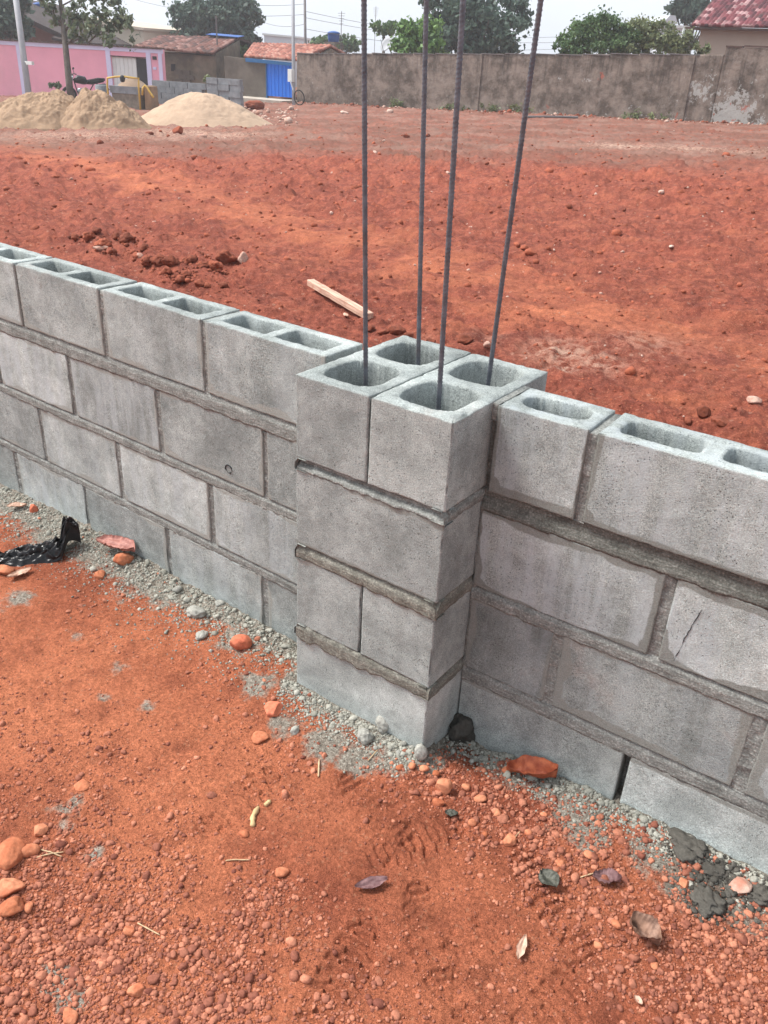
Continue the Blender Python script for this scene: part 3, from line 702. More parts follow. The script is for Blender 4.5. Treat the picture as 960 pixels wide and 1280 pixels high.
for k, (st, lst_) in enumerate([(dict(lip=.001, rec=.014, lump=.003, sag=.006, tr=(.45, .85)), pm), (dict(lip=.002, rec=.010, lump=.003, sag=.008, tr=(.15, .4), up=.002), pdk), (dict(lip=.004, rec=.003, lump=.004, sag=.018, tr=(.06, .2), up=.009), pdk)]):
    zt = pz[k]+.001; zb = pz[k+1]+.19-.001
    lst_.append(bed(.002, W2+.004, zb, zt, f0, 620+k, **st, res=.0035))
    V, F = bed(-.004, .385, zb, zt, f0, 630+k, lip=.001 if k < 2 else .004, rec=.006, lump=.002, sag=.004)
    Vs = np.stack([W2-V[:, 1], V[:, 0], V[:, 2]], 1); lst_.append((Vs, F))           # right face
    Vs = np.stack([V[:, 1], V[:, 0], V[:, 2]], 1); pm.append((Vs, F[:, ::-1]))         # left face
    for xa, xb, ya, yb in ((.012, W2-.012, .012, .030), (.012, W2-.012, .36, .383), (.012, .030, .031, .359), (W2-.030, W2-.012, .031, .359)): pm.append(boxgrid(xa, xb, lambda x, q=ya: f0(x)+q, lambda x, q=yb: f0(x)+q, zb, zt, 640+k, .0006, .05))
for k in (1, 3): pm.append(boxgrid(.003, W2-.003, lambda x: f0(x)+.188, lambda x: f0(x)+.202, pz[k], pz[k]+.186, 650+k, .002, .006))
V, F = join(pm); mesh_np('mortar', V-np.array(pil.location), F, M['mortar'], True, None, pil)
V, F = join(pdk); o = mesh_np('mortar', V-np.array(pil.location), F, M['mortar_olive'], True, None, pil); o['label'] = 'dark olive mortar squeezed out of the lower joints'
# ---- ribbed steel bars
def on_y(u, v, y):
    r = ray(u, v); return C0+r*((y-C0[1])/r[1])
def rebar(lo_uv, hi_uv, y0, y1, label):
    A = on_y(*lo_uv, y0); B = on_y(*hi_uv, y1); d = (B-A)/(B[2]-A[2])
    P0 = A+d*(.02-A[2]); P1 = A+d*(2.35-A[2]); Ln = np.linalg.norm(P1-P0); T = (P1-P0)/Ln
    a = np.cross(T, [1, 0, 0]); a /= np.linalg.norm(a); b = np.cross(T, a)
    n = int(Ln/.0016); m = 14; s = np.linspace(0, Ln, n)[:, None]; th = np.linspace(0, 2*np.pi, m, endpoint=False)[None]
    ph = (s/.0075+np.where(np.sin(th) > 0, .28, -.28)*np.cos(th)*2)
    rib = np.maximum(0, np.cos(2*np.pi*ph))**3*np.abs(np.sin(th))**.5; lon = np.exp(-((np.abs(np.sin(th)))/.22)**2)
    rr = .0047+.0011*rib+.0007*lon
    V = P0[None, None]+T[None, None]*s[..., None]+rr[..., None]*(np.cos(th)[..., None]*a+np.sin(th)[..., None]*b)
    i = np.arange(n-1)[:, None]*m; k = np.arange(m)[None]; k2 = (k+1) % m
    F = np.stack([i+k, i+k2, i+m+k2, i+m+k], -1).reshape(-1, 4)
    V = V.reshape(-1, 3); cap0 = len(V); V = np.r_[V, [P0, P1]]
    tri = np.r_[np.stack([np.full(m, cap0), (np.arange(m)+1) % m, np.arange(m)], 1), np.stack([np.full(m, cap0+1), (n-1)*m+np.arange(m), (n-1)*m+(np.arange(m)+1) % m], 1)]
    o = mesh_np('steel_rebar', V-P0, [F, tri], M['steel'], True); o.location = P0
    tag(o, label, 'rebar', 'steel bars in the pillar')
rebar((457, 455), (455, 0), .125, .118, 'ribbed steel bar standing upright in the front left cell of the pillar')
rebar((523, 438), (533, 0), .30, .30, 'thin steel bar in the back left cell of the pillar, second from left')
rebar((549.5, 485), (579, 0), .105, .100, 'steel bar in the front right cell of the pillar, the one nearest the camera')
rebar((612.5, 462), (676, 0), .295, .275, 'steel bar in the back right cell leaning out to the right')

# ------------------------------------------------------------------ rocks and gravel
def ico(sub):
    bm = bmesh.new(); bmesh.ops.create_icosphere(bm, subdivisions=sub, radius=1.); V = np.array([v.co[:] for v in bm.verts]); F = np.array([[v.index for v in f.verts] for f in bm.faces]); bm.free(); return V, F
ICO = {k: ico(k) for k in (1, 2, 3, 4)}
def rock(seed, sub=3, ang=.5, rough=.12, cuts=7):
    V, F = ICO[sub]; r = np.random.default_rng(seed); V = V.copy()
    for _ in range(cuts):
        n = r.normal(size=3); n /= np.linalg.norm(n); d = r.uniform(.55, .92); q = V@n; V = V-np.where(q > d, (q-d)*ang*1.6 if ang < .6 else (q-d), 0)[:, None]*n
    f = 1+rough*fbm3(V[:, 0]*1.6+seed, V[:, 1]*1.6, V[:, 2]*1.6, seed % 97, 3)+rough*.45*fbm3(V[:, 0]*5, V[:, 1]*5+seed, V[:, 2]*5, seed % 89, 3, .6)
    return V*f[:, None], F
PEB = [rock(900+k, 2, .9, .13, 9) for k in range(16)]
PEB1 = [rock(950+k, 1, .9, .2, 4) for k in range(10)]
def scatter(name, x, y, size, mat, tone, base, sink=.25, flat=.8, label=None, cat=None):
    n = len(x); z = H(x, y); r = np.random.default_rng(len(name)+n)
    Vs = []; Fs = []; Ts = []; off = 0; kinds = r.integers(0, len(base), n)
    for k in range(len(base)):
        I = np.where(kinds == k)[0]
        if not len(I): continue
        bv, bf = base[k]; m = len(I)
        q = r.normal(size=(m, 4)); q /= np.linalg.norm(q, axis=1)[:, None]; w, a, b, c = q.T
        Rm = np.stack([np.stack([1-2*(b*b+c*c), 2*(a*b-c*w), 2*(a*c+b*w)], 1), np.stack([2*(a*b+c*w), 1-2*(a*a+c*c), 2*(b*c-a*w)], 1), np.stack([2*(a*c-b*w), 2*(b*c+a*w), 1-2*(a*a+b*b)], 1)], 1)
        sc = size[I][:, None]*r.uniform(.65, 1.2, (m, 3))
        v = np.einsum('mij,mkj->mki', Rm, bv[None]*sc[:, None]); v[..., 2] *= flat
        v += np.stack([x[I], y[I], z[I]+size[I]*flat*(1-2*sink)*.6], 1)[:, None]
        Vs.append(v.reshape(-1, 3)); Fs.append((bf[None]+(off+np.arange(m)*len(bv))[:, None, None]).reshape(-1, 3)); off += m*len(bv)
        Ts.append(np.repeat(tone[I], len(bv)))
    o = mesh_np(name, np.concatenate(Vs), np.concatenate(Fs), mat, False, {'tone': np.clip(np.concatenate(Ts), 0, 1)})
    tag(o, label, cat, kind='stuff'); return o
def sample_px(n, u0, u1, v0, v1, dens):
    """points on the near ground whose density follows dens(u,v) inside a patch of the place"""
    u = RNG.uniform(u0, u1, n*3); v = RNG.uniform(v0, v1, n*3)
    k = RNG.random(n*3) < dens(u, v); u, v = u[k][:n], v[k][:n]
    rx = (u-480)/FPX; ry = (v-640)/FPX; D = np.stack([rx, ry, np.ones_like(rx)], 1)@R; t = (-.05-C0[2])/D[:, 2]
    return C0[0]+D[:, 0]*t, C0[1]+D[:, 1]*t, u, v
def clear(x, y, pad=.012):
    s = y-ywall(x); return (s < -pad) & ~((x > -pad) & (x < .385+pad) & (y > -pad))
GB = [(100, 1180, 150, 1.0), (40, 1150, 110, 1.), (190, 1110, 60, .8), (320, 1140, 60, .8), (250, 1220, 100, .8), (370, 1170, 40, .5), (40, 1000, 70, .4), (150, 950, 60, .2), (330, 950, 50, .25), (240, 1010, 50, .2), (380, 900, 40, .25), (30, 900, 60, .25),
      (620, 1010, 60, 1.), (560, 975, 50, .9), (680, 1050, 70, 1.), (760, 1080, 70, 1.), (840, 1150, 80, 1.), (920, 1200, 90, 1.), (940, 1260, 80, 1.), (860, 1220, 60, .8), (720, 1110, 50, .6), (500, 965, 40, .6), (760, 1190, 60, .35), (650, 1230, 70, .12), (120, 1270, 90, .9), (20, 1260, 80, .9), (440, 1270, 60, .5), (300, 840, 50, .2), (140, 720, 60, .2)]
def gd(u, v, e=1.0):
    r = np.zeros_like(u)
    for a, b, rad, s in GB: r = np.maximum(r, s*np.exp(-((u-a)**2+(v-b)**2)/(rad*rad)))
    nn = fbm2(u/45, v/45, 71, 3); return np.clip((r*sst(-.55, .2, nn+r*.75-.1)+.015)*(1+.6*nn)*e, 0, 1)
x, y, u, v = sample_px(21000, -220, 1180, 640, 1420, lambda u, v: gd(u, v)); k = clear(x, y); x, y = x[k], y[k]
sz = np.clip(RNG.lognormal(math.log(.0037), .45, len(x)), .0018, .0115)
g1 = scatter('laterite_gravel', x, y, sz, M['gravel'], RNG.beta(1.5, 1.8, len(x)), PEB, .40)
x, y, u, v = sample_px(18500, -220, 1180, 640, 1420, lambda u, v: np.clip(.10+.10*fbm2(u/60, v/60, 77, 3)+gd(u, v, .9), 0, 1)); k = clear(x, y); x, y = x[k], y[k]
sz = np.clip(RNG.lognormal(math.log(.0022), .35, len(x)), .0012, .004)
scatter('laterite_grit', x, y, sz, M['gravel'], RNG.beta(2, 2, len(x))*.85, PEB1, .3)
# grey mortar crumbs along the foot of the walls
n = 3600; xs = RNG.uniform(-2.6, 1.5, n); dd = np.abs(RNG.normal(0, 1, n))*np.where(xs < 0, .068, .03)
ys = ywall(xs)-dd-.004; inp = (xs > -.02) & (xs < .40); ys = np.where(inp & (xs < .386), -np.abs(RNG.normal(0, .032, n))-.004, ys)
k = clear(xs, ys, .004); xs, ys = xs[k], ys[k]
sz = np.clip(RNG.lognormal(math.log(.0038), .45, len(xs)), .0018, .013)
scatter('mortar_crumbs', xs, ys, sz, M['crumb'], RNG.beta(1.6, 2.2, len(xs)), PEB, .45)
n = 14000; xs = RNG.uniform(-2.2, 1.45, n); dd = np.abs(RNG.normal(0, 1, n))*np.where(xs < 0, .095, .042); ys = ywall(xs)-dd-.003
inp = (xs > -.02) & (xs < .40); ys = np.where(inp & (xs < .386), -np.abs(RNG.normal(0, .044, n))-.003, ys); k = clear(xs, ys, .003); xs, ys = xs[k], ys[k]
scatter('mortar_grit', xs, ys, np.clip(RNG.lognormal(math.log(.0021), .4, len(xs)), .001, .005), M['crumb'], RNG.beta(1.6, 2.2, len(xs)), PEB1, .3)
# loose stones lying over the field
n = 9000; dep = np.exp(RNG.uniform(math.log(1.7), math.log(27), n)); lat = RNG.uniform(-.75, .75, n)*dep
xs = C0[0]+FWD[0]*dep+RGT[0]*lat; ys = C0[1]+FWD[1]*dep+RGT[1]*lat; k = ys-ywall(xs) > .25; xs, ys, dep = xs[k], ys[k], dep[k]
sz = np.clip(RNG.lognormal(math.log(.0068), .55, len(xs))*np.clip(dep/4.5, .7, 2.6), .004, .085)
scatter('field_rubble', xs, ys, sz, M['clod'], RNG.beta(1.6, 1.1, len(xs)), PEB1, .45)
kk = RNG.random(len(xs)) < .10
scatter('pale_rubble', xs[kk]+.13, ys[kk]+.17, sz[kk]*.75, M['pale'], RNG.random(kk.sum()), PEB1, .35)

def stone(u, v, wpx, mat, label, cat='stone', name='stone', group=None, asp=(1, .8, .6), seed=None, ang=.55, rough=.14, sink=.18, sub=3, rz=None, tone=.5, cuts=8):
    P = ground_at(u, v); d = float(proj(P)[2][0]); sz = wpx*d/FPX*.5; sub = 4 if (sub == 3 and wpx >= 18) else sub
    seed = seed if seed is not None else int(u*7+v*13) % 5000
    V, F = rock(seed, sub, ang, rough, cuts); V = V*np.array(asp)*sz
    rz = random.uniform(0, 6.28) if rz is None else rz; c, s = math.cos(rz), math.sin(rz); V = np.stack([V[:, 0]*c-V[:, 1]*s, V[:, 0]*s+V[:, 1]*c, V[:, 2]], 1)
    h = V[:, 2].max()
    # the point seen at (u,v) is the middle of the visible body: push the centre back a little
    o = mesh_np(name, V, F, mat, True, {'tone': np.clip(tone+.35*fbm3(V[:, 0]/sz*2, V[:, 1]/sz*2, V[:, 2]/sz*2, seed % 71, 3), 0, 1)}); back = sz*asp[2]*.25
    x_, y_ = P[0]-FWD[0]*back*0, P[1]-FWD[1]*back*0
    o.location = (x_, y_, float(H(x_, y_))+h*(1-2*sink)*.75)
    return tag(o, label, cat, group)
S = stone
S(14, 1070, 48, M['stone'], 'largest flat orange stone at the left edge of the gravel', asp=(.8, 1, .45), rz=.6, tone=.25)
S(36, 1066, 30, M['stone'], 'small elongated orange stone touching the largest flat one', asp=(1, .55, .5), rz=.9, tone=.45)
S(10, 1113, 44, M['stone'], 'pale pinkish orange stone below the large flat orange one', asp=(1, .6, .5), rz=.7, tone=.85)
S(17, 1137, 34, M['stone'], 'brownish orange angular stone against the pale pinkish one', asp=(1, .75, .6), rz=1.0, tone=.3)
S(36, 1136, 16, M['stone'], 'little round orange stone right of the angular brownish one', tone=.5)
S(50, 1040, 20, M['stone'], 'small orange stone lying above the flat orange stones', tone=.75, asp=(1, .9, .6))
S(300, 809, 30, M['brick'], 'red brick lump on the grey mortar crumbs left of the pillar', 'brick piece', 'brick_fragment', asp=(1, .85, .75), tone=.5)
S(342, 889, 28, M['brick'], 'triangular orange brick shard in front of the pillar', 'brick piece', 'brick_fragment', asp=(1, .9, .5), ang=1., tone=.8)
S(325, 924, 24, M['stone'], 'flat round orange stone below the triangular brick shard', asp=(1, .9, .4), tone=.4)
S(553, 988, 26, M['stone'], 'tan orange angular stone in front of the pillar corner', asp=(.8, 1, .9), tone=.95, ang=.9)
S(548, 1004, 17, M['stone'], 'low brown stone at the foot of the tan angular one', asp=(1, .7, .6), tone=.25)
S(305, 1043, 15, M['stone'], 'round red pebble under the yellow stick', tone=.3, sub=2)
S(42, 640, 15, M['brick'], 'bright red brick crumb on grey dust near the far end of the left wall', 'brick piece', 'brick_fragment', asp=(.9, .7, 1.), tone=.4, ang=.9)
S(153, 703, 28, M['stone'], 'long orange stone leaning beside the pinkish dry leaf', asp=(1, .5, .6), rz=1.1, tone=.4)
S(126, 720, 20, M['stone'], 'round orange stone between the plastic bag and the long stone', tone=.35)
S(8, 716, 26, M['stone'], 'orange stone partly under the black plastic bag', tone=.5)
S(634, 964, 0.1+14, M['stone'], 'small red stone left of the curled red leaf', tone=.3)
S(770, 1157, 15, M['stone'], 'brown pebble alone on smooth soil left of the brown leaf', asp=(1, .8, .7), rz=.3, tone=.35)
S(748, 1183, 15, M['stone'], 'orange pebble below and left of the lone brown pebble', tone=.6)
S(818, 1208, 13, M['stone'], 'orange pebble under the brown folded leaf', tone=.6)
S(600, 1000, 17, M['stone'], 'pale orange stone at the top of the right gravel spread', tone=.9)
S(637, 1052, 20, M['stone'], 'wide orange stone amid the right gravel spread', asp=(1, .8, .6), tone=.65)
S(352, 1092, 20, M['stone'], 'flat orange stone right of the left gravel spread', asp=(1, .7, .5), tone=.5)
S(103, 1035 if False else 982, 22, M['stone'], 'flat reddish stone in the soil above the grey dust patch', asp=(1, .9, .35), tone=.3)
S(163, 1165, 18, M['stone'], 'reddish stone in the middle of the left gravel', tone=.35)
S(170, 1240, 22, M['stone'], 'dull orange stone near the bottom of the left gravel', asp=(.8, 1, .6), tone=.5)
S(88, 1272, 24, M['stone'], 'pink orange stone at the bottom edge under the grey dust', tone=.8)
S(925, 1110, 30, M['pale'], 'pinkish grey flat stone next to the damp mortar at the right edge', asp=(1, .8, .5), tone=.4)
S(855, 1105, 18, M['stone'], 'bright orange stone between two damp mortar patches', tone=.7)
S(481, 905, 36, M['lump'], 'largest whitish mortar lump at the foot of the pillar', 'mortar lump', 'mortar_lump', asp=(1, .8, .75), ang=.3, rough=.3, sub=4, tone=.7)
S(455, 925, 22, M['lump'], 'knobbly whitish mortar lump left of the largest one', 'mortar lump', 'mortar_lump', asp=(1, .8, .9), ang=.3, rough=.35, sub=4, tone=.6)
S(525, 944, 22, M['lump'], 'pale grey mortar lump in front of the pillar corner', 'mortar lump', 'mortar_lump', asp=(.8, .9, 1), ang=.4, rough=.2, tone=.65)
S(368, 915, 15, M['lump'], 'small round mortar lump beside the triangular brick shard', 'mortar lump', 'mortar_lump', rough=.25, tone=.6)
S(245, 768, 26, M['lump'], 'whitish mortar lump on the crumbs along the left wall', 'mortar lump', 'mortar_lump', asp=(1, .7, .6), ang=.3, rough=.35, sub=4, tone=.6, rz=.4)
S(252, 796, 20, M['lump'], 'flat pale mortar lump just below the whitish one', 'mortar lump', 'mortar_lump', asp=(1, .7, .45), ang=.3, rough=.35, sub=4, tone=.55)
S(222, 738, 14, M['lump'], 'grey pebble shaped mortar lump close to the left wall', 'mortar lump', 'mortar_lump', tone=.2)
S(275, 741 if False else 756, 14, M['lump'], 'grey mortar lump tight against the left wall foot', 'mortar lump', 'mortar_lump', tone=.3)
S(577, 916, 44, M['wetlump'], 'black wet mortar lump in the corner between pillar and right wall', 'mortar lump', 'mortar_lump', asp=(.85, .75, 1.), ang=.0, cuts=0, rough=.6, sub=4, tone=.2, seed=77, sink=.2)
S(862, 1062, 46, M['wetlump'], 'dark wet mortar splat against the right wall', 'mortar lump', 'mortar_lump', asp=(1, .75, .28), ang=.0, rough=.85, cuts=0, sub=4, tone=.9, rz=-.3)
S(884, 1128, 42, M['wetlump'], 'round dark wet mortar splat on the gravel', 'mortar lump', 'mortar_lump', asp=(1, .8, .26), ang=.0, rough=.85, cuts=0, sub=4, tone=.8)
S(955, 1122, 34, M['wetlump'], 'dark wet mortar lump cut by the right edge of the photo', 'mortar lump', 'mortar_lump', asp=(1, .8, .4), ang=.0, rough=.85, cuts=0, sub=4, tone=.8)
S(893, 1092, 28, M['wetlump'], 'dark wet mortar blob between the two wet splats', 'mortar lump', 'mortar_lump', asp=(1, .7, .35), ang=.0, rough=.85, cuts=0, sub=4, tone=.5)
for (u_, v_, w_) in [(505, 930, 10), (498, 941, 9), (515, 935, 9), (470, 935, 9), (600, 948, 12), (618, 952, 10), (566, 940, 11), (590, 952, 9)]:
    S(u_, v_, w_, M['lump'], 'pea sized pale mortar crumb at the pillar foot', 'mortar lump', 'mortar_lump', 'pea sized mortar crumbs at the pillar foot', sub=2, tone=random.random()*.6)
for (u_, v_, w_) in [(530, 962, 14), (515, 958, 13), (545, 968, 12), (500, 960, 12), (582, 985, 13), (622, 1018, 14), (660, 1042, 12), (700, 1080, 14), (735, 1070, 14), (590, 1030, 14), (605, 1045, 12), (680, 1020, 12)]:
    S(u_, v_, w_, M['stone'], 'thumb sized orange pebble in the gravel right of the pillar corner', 'stone', 'stone', 'thumb sized pebbles in the right gravel', sub=2, tone=random.random())
# soil clods behind the left wall
clods = [(112, 298, 16, .6), (128, 312, 18, .7), (145, 300, 14, .2), (160, 305, 20, .15), (140, 318, 14, .3), (172, 322, 14, .6), (185, 330, 16, .3), (200, 330, 20, .2), (215, 332, 20, .3), (232, 330, 16, .5), (240, 326, 14, .2), (255, 335, 16, .3), (270, 338, 18, .7), (275, 325, 16, .2), (284, 330, 22, .3), (210, 345, 14, .4), (232, 345, 12, .3), (95, 300, 12, .3), (122, 295, 12, .1), (180, 312, 12, .2), (225, 352, 14, .4), (250, 358, 14, .5), (280, 360, 14, .2)]
for u_, v_, w_, t_ in clods:
    S(u_, v_, w_*1.15, M['clod'], 'red brown soil clod in the ragged heap behind the left wall', 'soil clod', 'soil_clod', 'soil clods heaped behind the left wall', asp=(1, .8, .65), rough=.55, tone=t_)
_c = np.array([ground_at(u_, v_) for u_, v_, _, _ in clods]); _q = _c[RNG.integers(0, len(_c), 420)]; _x = _q[:, 0]+RNG.normal(0, .11, 420); _y = _q[:, 1]+RNG.normal(0, .09, 420); _k = _y-ywall(_x) > .2
scatter('clod_crumbs', _x[_k], _y[_k], np.clip(RNG.lognormal(math.log(.010), .5, _k.sum()), .004, .026), M['clod'], RNG.random(_k.sum())*.7, PEB, .3)
_w = np.array([ground_at(u_, v_) for u_, v_ in [(865, 1065), (885, 1095), (884, 1128), (952, 1122), (905, 1088)]]); _q = _w[RNG.integers(0, 5, 700)]; _x = _q[:, 0]+RNG.normal(0, .026, 700); _y = _q[:, 1]+RNG.normal(0, .022, 700); _k = clear(_x, _y, .004)
scatter('damp_crumbs', _x[_k], _y[_k], np.clip(RNG.lognormal(math.log(.0042), .4, _k.sum()), .002, .009), M['wetlump'], RNG.random(_k.sum()), PEB, .3)
S(304, 328, 19, M['pale'], 'pale pinkish stone at the right end of the clod heap', 'stone', asp=(.8, .8, .9), tone=.35)
S(174, 322, 13, M['pale'], 'small pale stone among the clods behind the left wall', 'stone', tone=.2)
S(125, 313, 24, M['pale'], 'flat pale brick red stone at the left of the clod heap', 'stone', asp=(1, .6, .4), tone=.1, rz=.7)
for u_, v_, w_ in [(480, 418, 18), (496, 416, 22), (510, 422, 16), (462, 412, 14), (538, 430, 14), (580, 429, 22)]:
    S(u_, v_, w_, M['clod'], 'dark soil clod just behind the pillar top', 'soil clod', 'soil_clod', 'soil clods behind the pillar', rough=.3, tone=.2)
S(608, 433, 15, M['pale'], 'light orange stone just behind the pillar and right rear bar', tone=.2)
S(878, 522, 20, M['clod'], 'dark angular clod behind the right wall', 'soil clod', 'soil_clod', ang=.9, tone=.05, asp=(1, .7, .9))
S(900, 530, 26, M['clod'], 'low brown clod right of the dark angular one behind the right wall', 'soil clod', 'soil_clod', tone=.2, rough=.3, asp=(1, .7, .5))
S(860, 527, 16, M['clod'], 'small brown clod left of the dark angular one behind the right wall', 'soil clod', 'soil_clod', tone=.15, rough=.3)
S(942, 502, 22, M['pale'], 'pale flat stone on the field near the right edge', asp=(1, .8, .4), tone=.35)
for u_, v_, w_, l_ in [(646, 308, 12, 'left'), (656, 313, 13, 'middle'), (663, 317, 16, 'right')]:
    S(u_, v_, w_, M['clod'], f'brown clod on the bare field, {l_} of a row of three beside the leaning bar', 'soil clod', 'soil_clod', tone=.75)
S(223, 166, 14, M['clod'], 'brick red block of earth in front of the pale sand heap', 'soil clod', 'soil_clod', tone=.6, asp=(1, .8, .9), ang=.9)
S(187, 170, 12, M['clod'], 'dark red clod left of the earth block before the sand heap', 'soil clod', 'soil_clod', tone=.2)
S(253, 171, 12, M['pale'], 'pink stone right of the earth block before the sand heap', tone=.2)
S(508, 171, 10, M['clod'], 'dark clod on the track seen just left of the second bar', 'soil clod', 'soil_clod', tone=.2)
S(535, 171, 9, M['clod'], 'dark clod on the track seen right of the second bar', 'soil clod', 'soil_clod', tone=.2)
S(560, 217, 12, M['pale'], 'pale chip on the field between the third and fourth bars', tone=.6, asp=(1, .5, .4))
S(838, 313, 13, M['pale'], 'whitish flat chip on the open field right of the bars', tone=.7, asp=(1, .5, .3))
S(468, 190, 12, M['pale'], 'pale flat chip on the field right of the first bar', tone=.7, asp=(1, .5, .3))

# ------------------------------------------------------------------ small things on the near ground
def sheet(pu, name, mat, label, cat, curl=.3, bend=.2, lift=.004, seed=1, thick=.0008, ragged=.04, group=None, fold=0.):
    """leaf along the line pu=[(u0,v0),(u1,v1)] with width in px; a thin solid curved blade"""
    (u0, v0), (u1, v1), wpx = pu
    A = ground_at(u0, v0); B = ground_at(u1, v1); d = float(proj((A+B)/2)[2][0]); W = wpx*d/FPX; ex = B-A; L = np.linalg.norm(ex[:2]); ang = math.atan2(ex[1], ex[0])
    n, m = 56, 16; s = np.linspace(0, 1, n); t = np.linspace(-1, 1, m+1)
    Sg, Tg = np.meshgrid(s, t, indexing='ij'); w = W*.5*np.sin(np.pi*np.clip(Sg*.97+.015, 0, 1))**.8
    w = w*(1+ragged*6*fbm2(Sg*6, np.sign(Tg)*3, seed, 4, .6))
    X = (Sg-.5)*L; Yy = Tg*w; Z = curl*W*(Tg**2)*(.6+.4*Sg)+bend*L*.25*((Sg-.5)*2)**2+.03*W*fbm2(Sg*6, Tg*3, seed+3, 3)*2-.06*W*np.exp(-(Tg/.12)**2)+fold*W*np.abs(Tg)+.012*W*np.sin(Sg*2*np.pi*7+np.abs(Tg)*2.5)*np.abs(Tg)+.16*W*fbm2(Sg*2.6+seed, Tg*1.3, seed+7, 2)
    top = np.stack([X, Yy, Z], -1).reshape(-1, 3); bot = top-[0, 0, thick]
    c, sn = math.cos(ang), math.sin(ang)
    V = np.r_[top, bot]; V = np.stack([V[:, 0]*c-V[:, 1]*sn, V[:, 0]*sn+V[:, 1]*c, V[:, 2]-V[:, 2].min()], 1)
    i = np.arange(n-1)[:, None]*(m+1); k = np.arange(m)[None]; F = np.stack([i+k, i+m+1+k, i+m+2+k, i+k+1], -1).reshape(-1, 4)
    N = len(top); e = [j*(m+1) for j in range(n)]; e2 = [j*(m+1)+m for j in range(n)]
    side = [(a, b, b+N, a+N) for a, b in zip(e[1:], e[:-1])]+[(a, b, b+N, a+N) for a, b in zip(e2[:-1], e2[1:])]+[(k_+1, k_, k_+N, k_+1+N) for k_ in range(m)]+[((n-1)*(m+1)+k_, (n-1)*(m+1)+k_+1, (n-1)*(m+1)+k_+1+N, (n-1)*(m+1)+k_+N) for k_ in range(m)]
    o = mesh_np(name, V, np.r_[F[:, ::-1], F+N, np.array(side)], mat, True)
    Pm = (A+B)/2; o.location = (Pm[0], Pm[1], max(A[2], B[2], float(H(Pm[0], Pm[1])))-.002+lift)
    return tag(o, label, cat, group)
sheet(((632, 966), (694, 978), 34), 'dry_leaf', M['dl_red'], 'large curled orange red leaf beside the right wall foot', 'leaf', curl=.45, bend=.1, seed=3, lift=.006)
sheet(((676, 1090), (694, 1117), 26), 'dry_leaf', M['dl_green'], 'dark grey green leaf flat among the gravel', 'leaf', curl=.1, seed=4)
sheet(((786, 1156), (822, 1188), 34), 'dry_leaf', M['dl_brown'], 'folded brown leaf on smooth soil at lower right', 'leaf', curl=.1, fold=.35, seed=5)
sheet(((443, 1112), (484, 1104), 15), 'dry_leaf', M['dl_purple'], 'narrow purple brown leaf on bare soil below the pillar', 'leaf', curl=.15, seed=6)
sheet(((122, 686), (170, 700), 26), 'dry_leaf', M['dl_pink'], 'crumpled pinkish leaf lying on stones by the left wall', 'leaf', curl=.25, bend=-.1, seed=7, lift=.02, ragged=.08)
sheet(((10, 640), (34, 634), 12), 'dry_leaf', M['dl_tan'], 'pale tan leaf on grey dust above the plastic bag', 'leaf', curl=.2, seed=8)
sheet(((10, 727), (40, 714), 13), 'dry_leaf', M['dl_tan'], 'pale tan leaf poking out below the plastic bag', 'leaf', curl=.2, seed=9)
sheet(((556, 1018), (572, 1022), 11), 'dry_leaf', M['dl_green'], 'tiny grey green leaf below the tan angular stone', 'leaf', curl=.3, seed=10)
sheet(((646, 1205), (656, 1172), 11), 'dry_leaf', M['dl_tan'], 'pointed pale leaf scrap on the trodden soil', 'leaf', curl=.2, seed=11)
sheet(((792, 1246), (802, 1258), 8), 'dry_leaf', M['dl_tan'], 'tiny cream scrap near the bottom right', 'leaf', curl=.3, seed=12)
sheet(((740, 1098), (775, 1105), 22), 'dry_leaf', M['dl_purple'], 'small crumpled brown purple leaf amid the right gravel', 'leaf', curl=.4, seed=13, ragged=.09)
def twig(pts, r, mat, label, name='twig', cat='twig', lift=.003):
    P = np.array([ground_at(*p) for p in pts]); s = np.linspace(0, 1, 14); k = np.linspace(0, 1, len(P)); Q = np.stack([np.interp(s, k, P[:, i]) for i in range(3)], 1)
    Q[:, 2] = np.maximum(Q[:, 2], [float(H(a, b)) for a, b in Q[:, :2]])+lift
    mb = MB(); mb.tube(Q, np.interp(s, [0, .1, .9, 1], [r*.7, r, r, r*.6])*(1+.15*np.sin(s*19)), 8); o = mb.build(name, mat, smooth=True, loc=Q[0]); return tag(o, label, cat)
twig([(316, 1034), (316, 1022), (323, 1010)], .0055, M['stick'], 'short peeled yellow stick on the red soil')
twig([(331, 1008), (338, 1002)], .0045, M['stick'], 'small yellow wood chip beside the peeled stick', 'wood_chip', 'wood chip')
twig([(398, 972), (399, 950)], .002, M['straw'], 'thin upright straw in front of the pillar')
twig([(46, 1073), (80, 1066)], .0013, M['straw'], 'pair of straws beside the flat orange stones, upper one')
twig([(50, 1063), (78, 1072)], .0013, M['straw'], 'straw crossing under the upper straw by the flat stones')
twig([(282, 1077), (312, 1076)], .0013, M['straw'], 'thin straight straw left of centre on the soil')
twig([(172, 1155), (200, 1170)], .0013, M['straw'], 'thin straw across the left gravel')
twig([(460, 952), (472, 938)], .0013, M['straw'], 'fine straw on grey dust before the pillar')
twig([(640, 1052), (650, 1040)], .0010, M['straw'], 'hair thin straw in the right gravel')
twig([(725, 1098), (752, 1090)], .0013, M['straw'], 'straw beside the crumpled purple leaf')
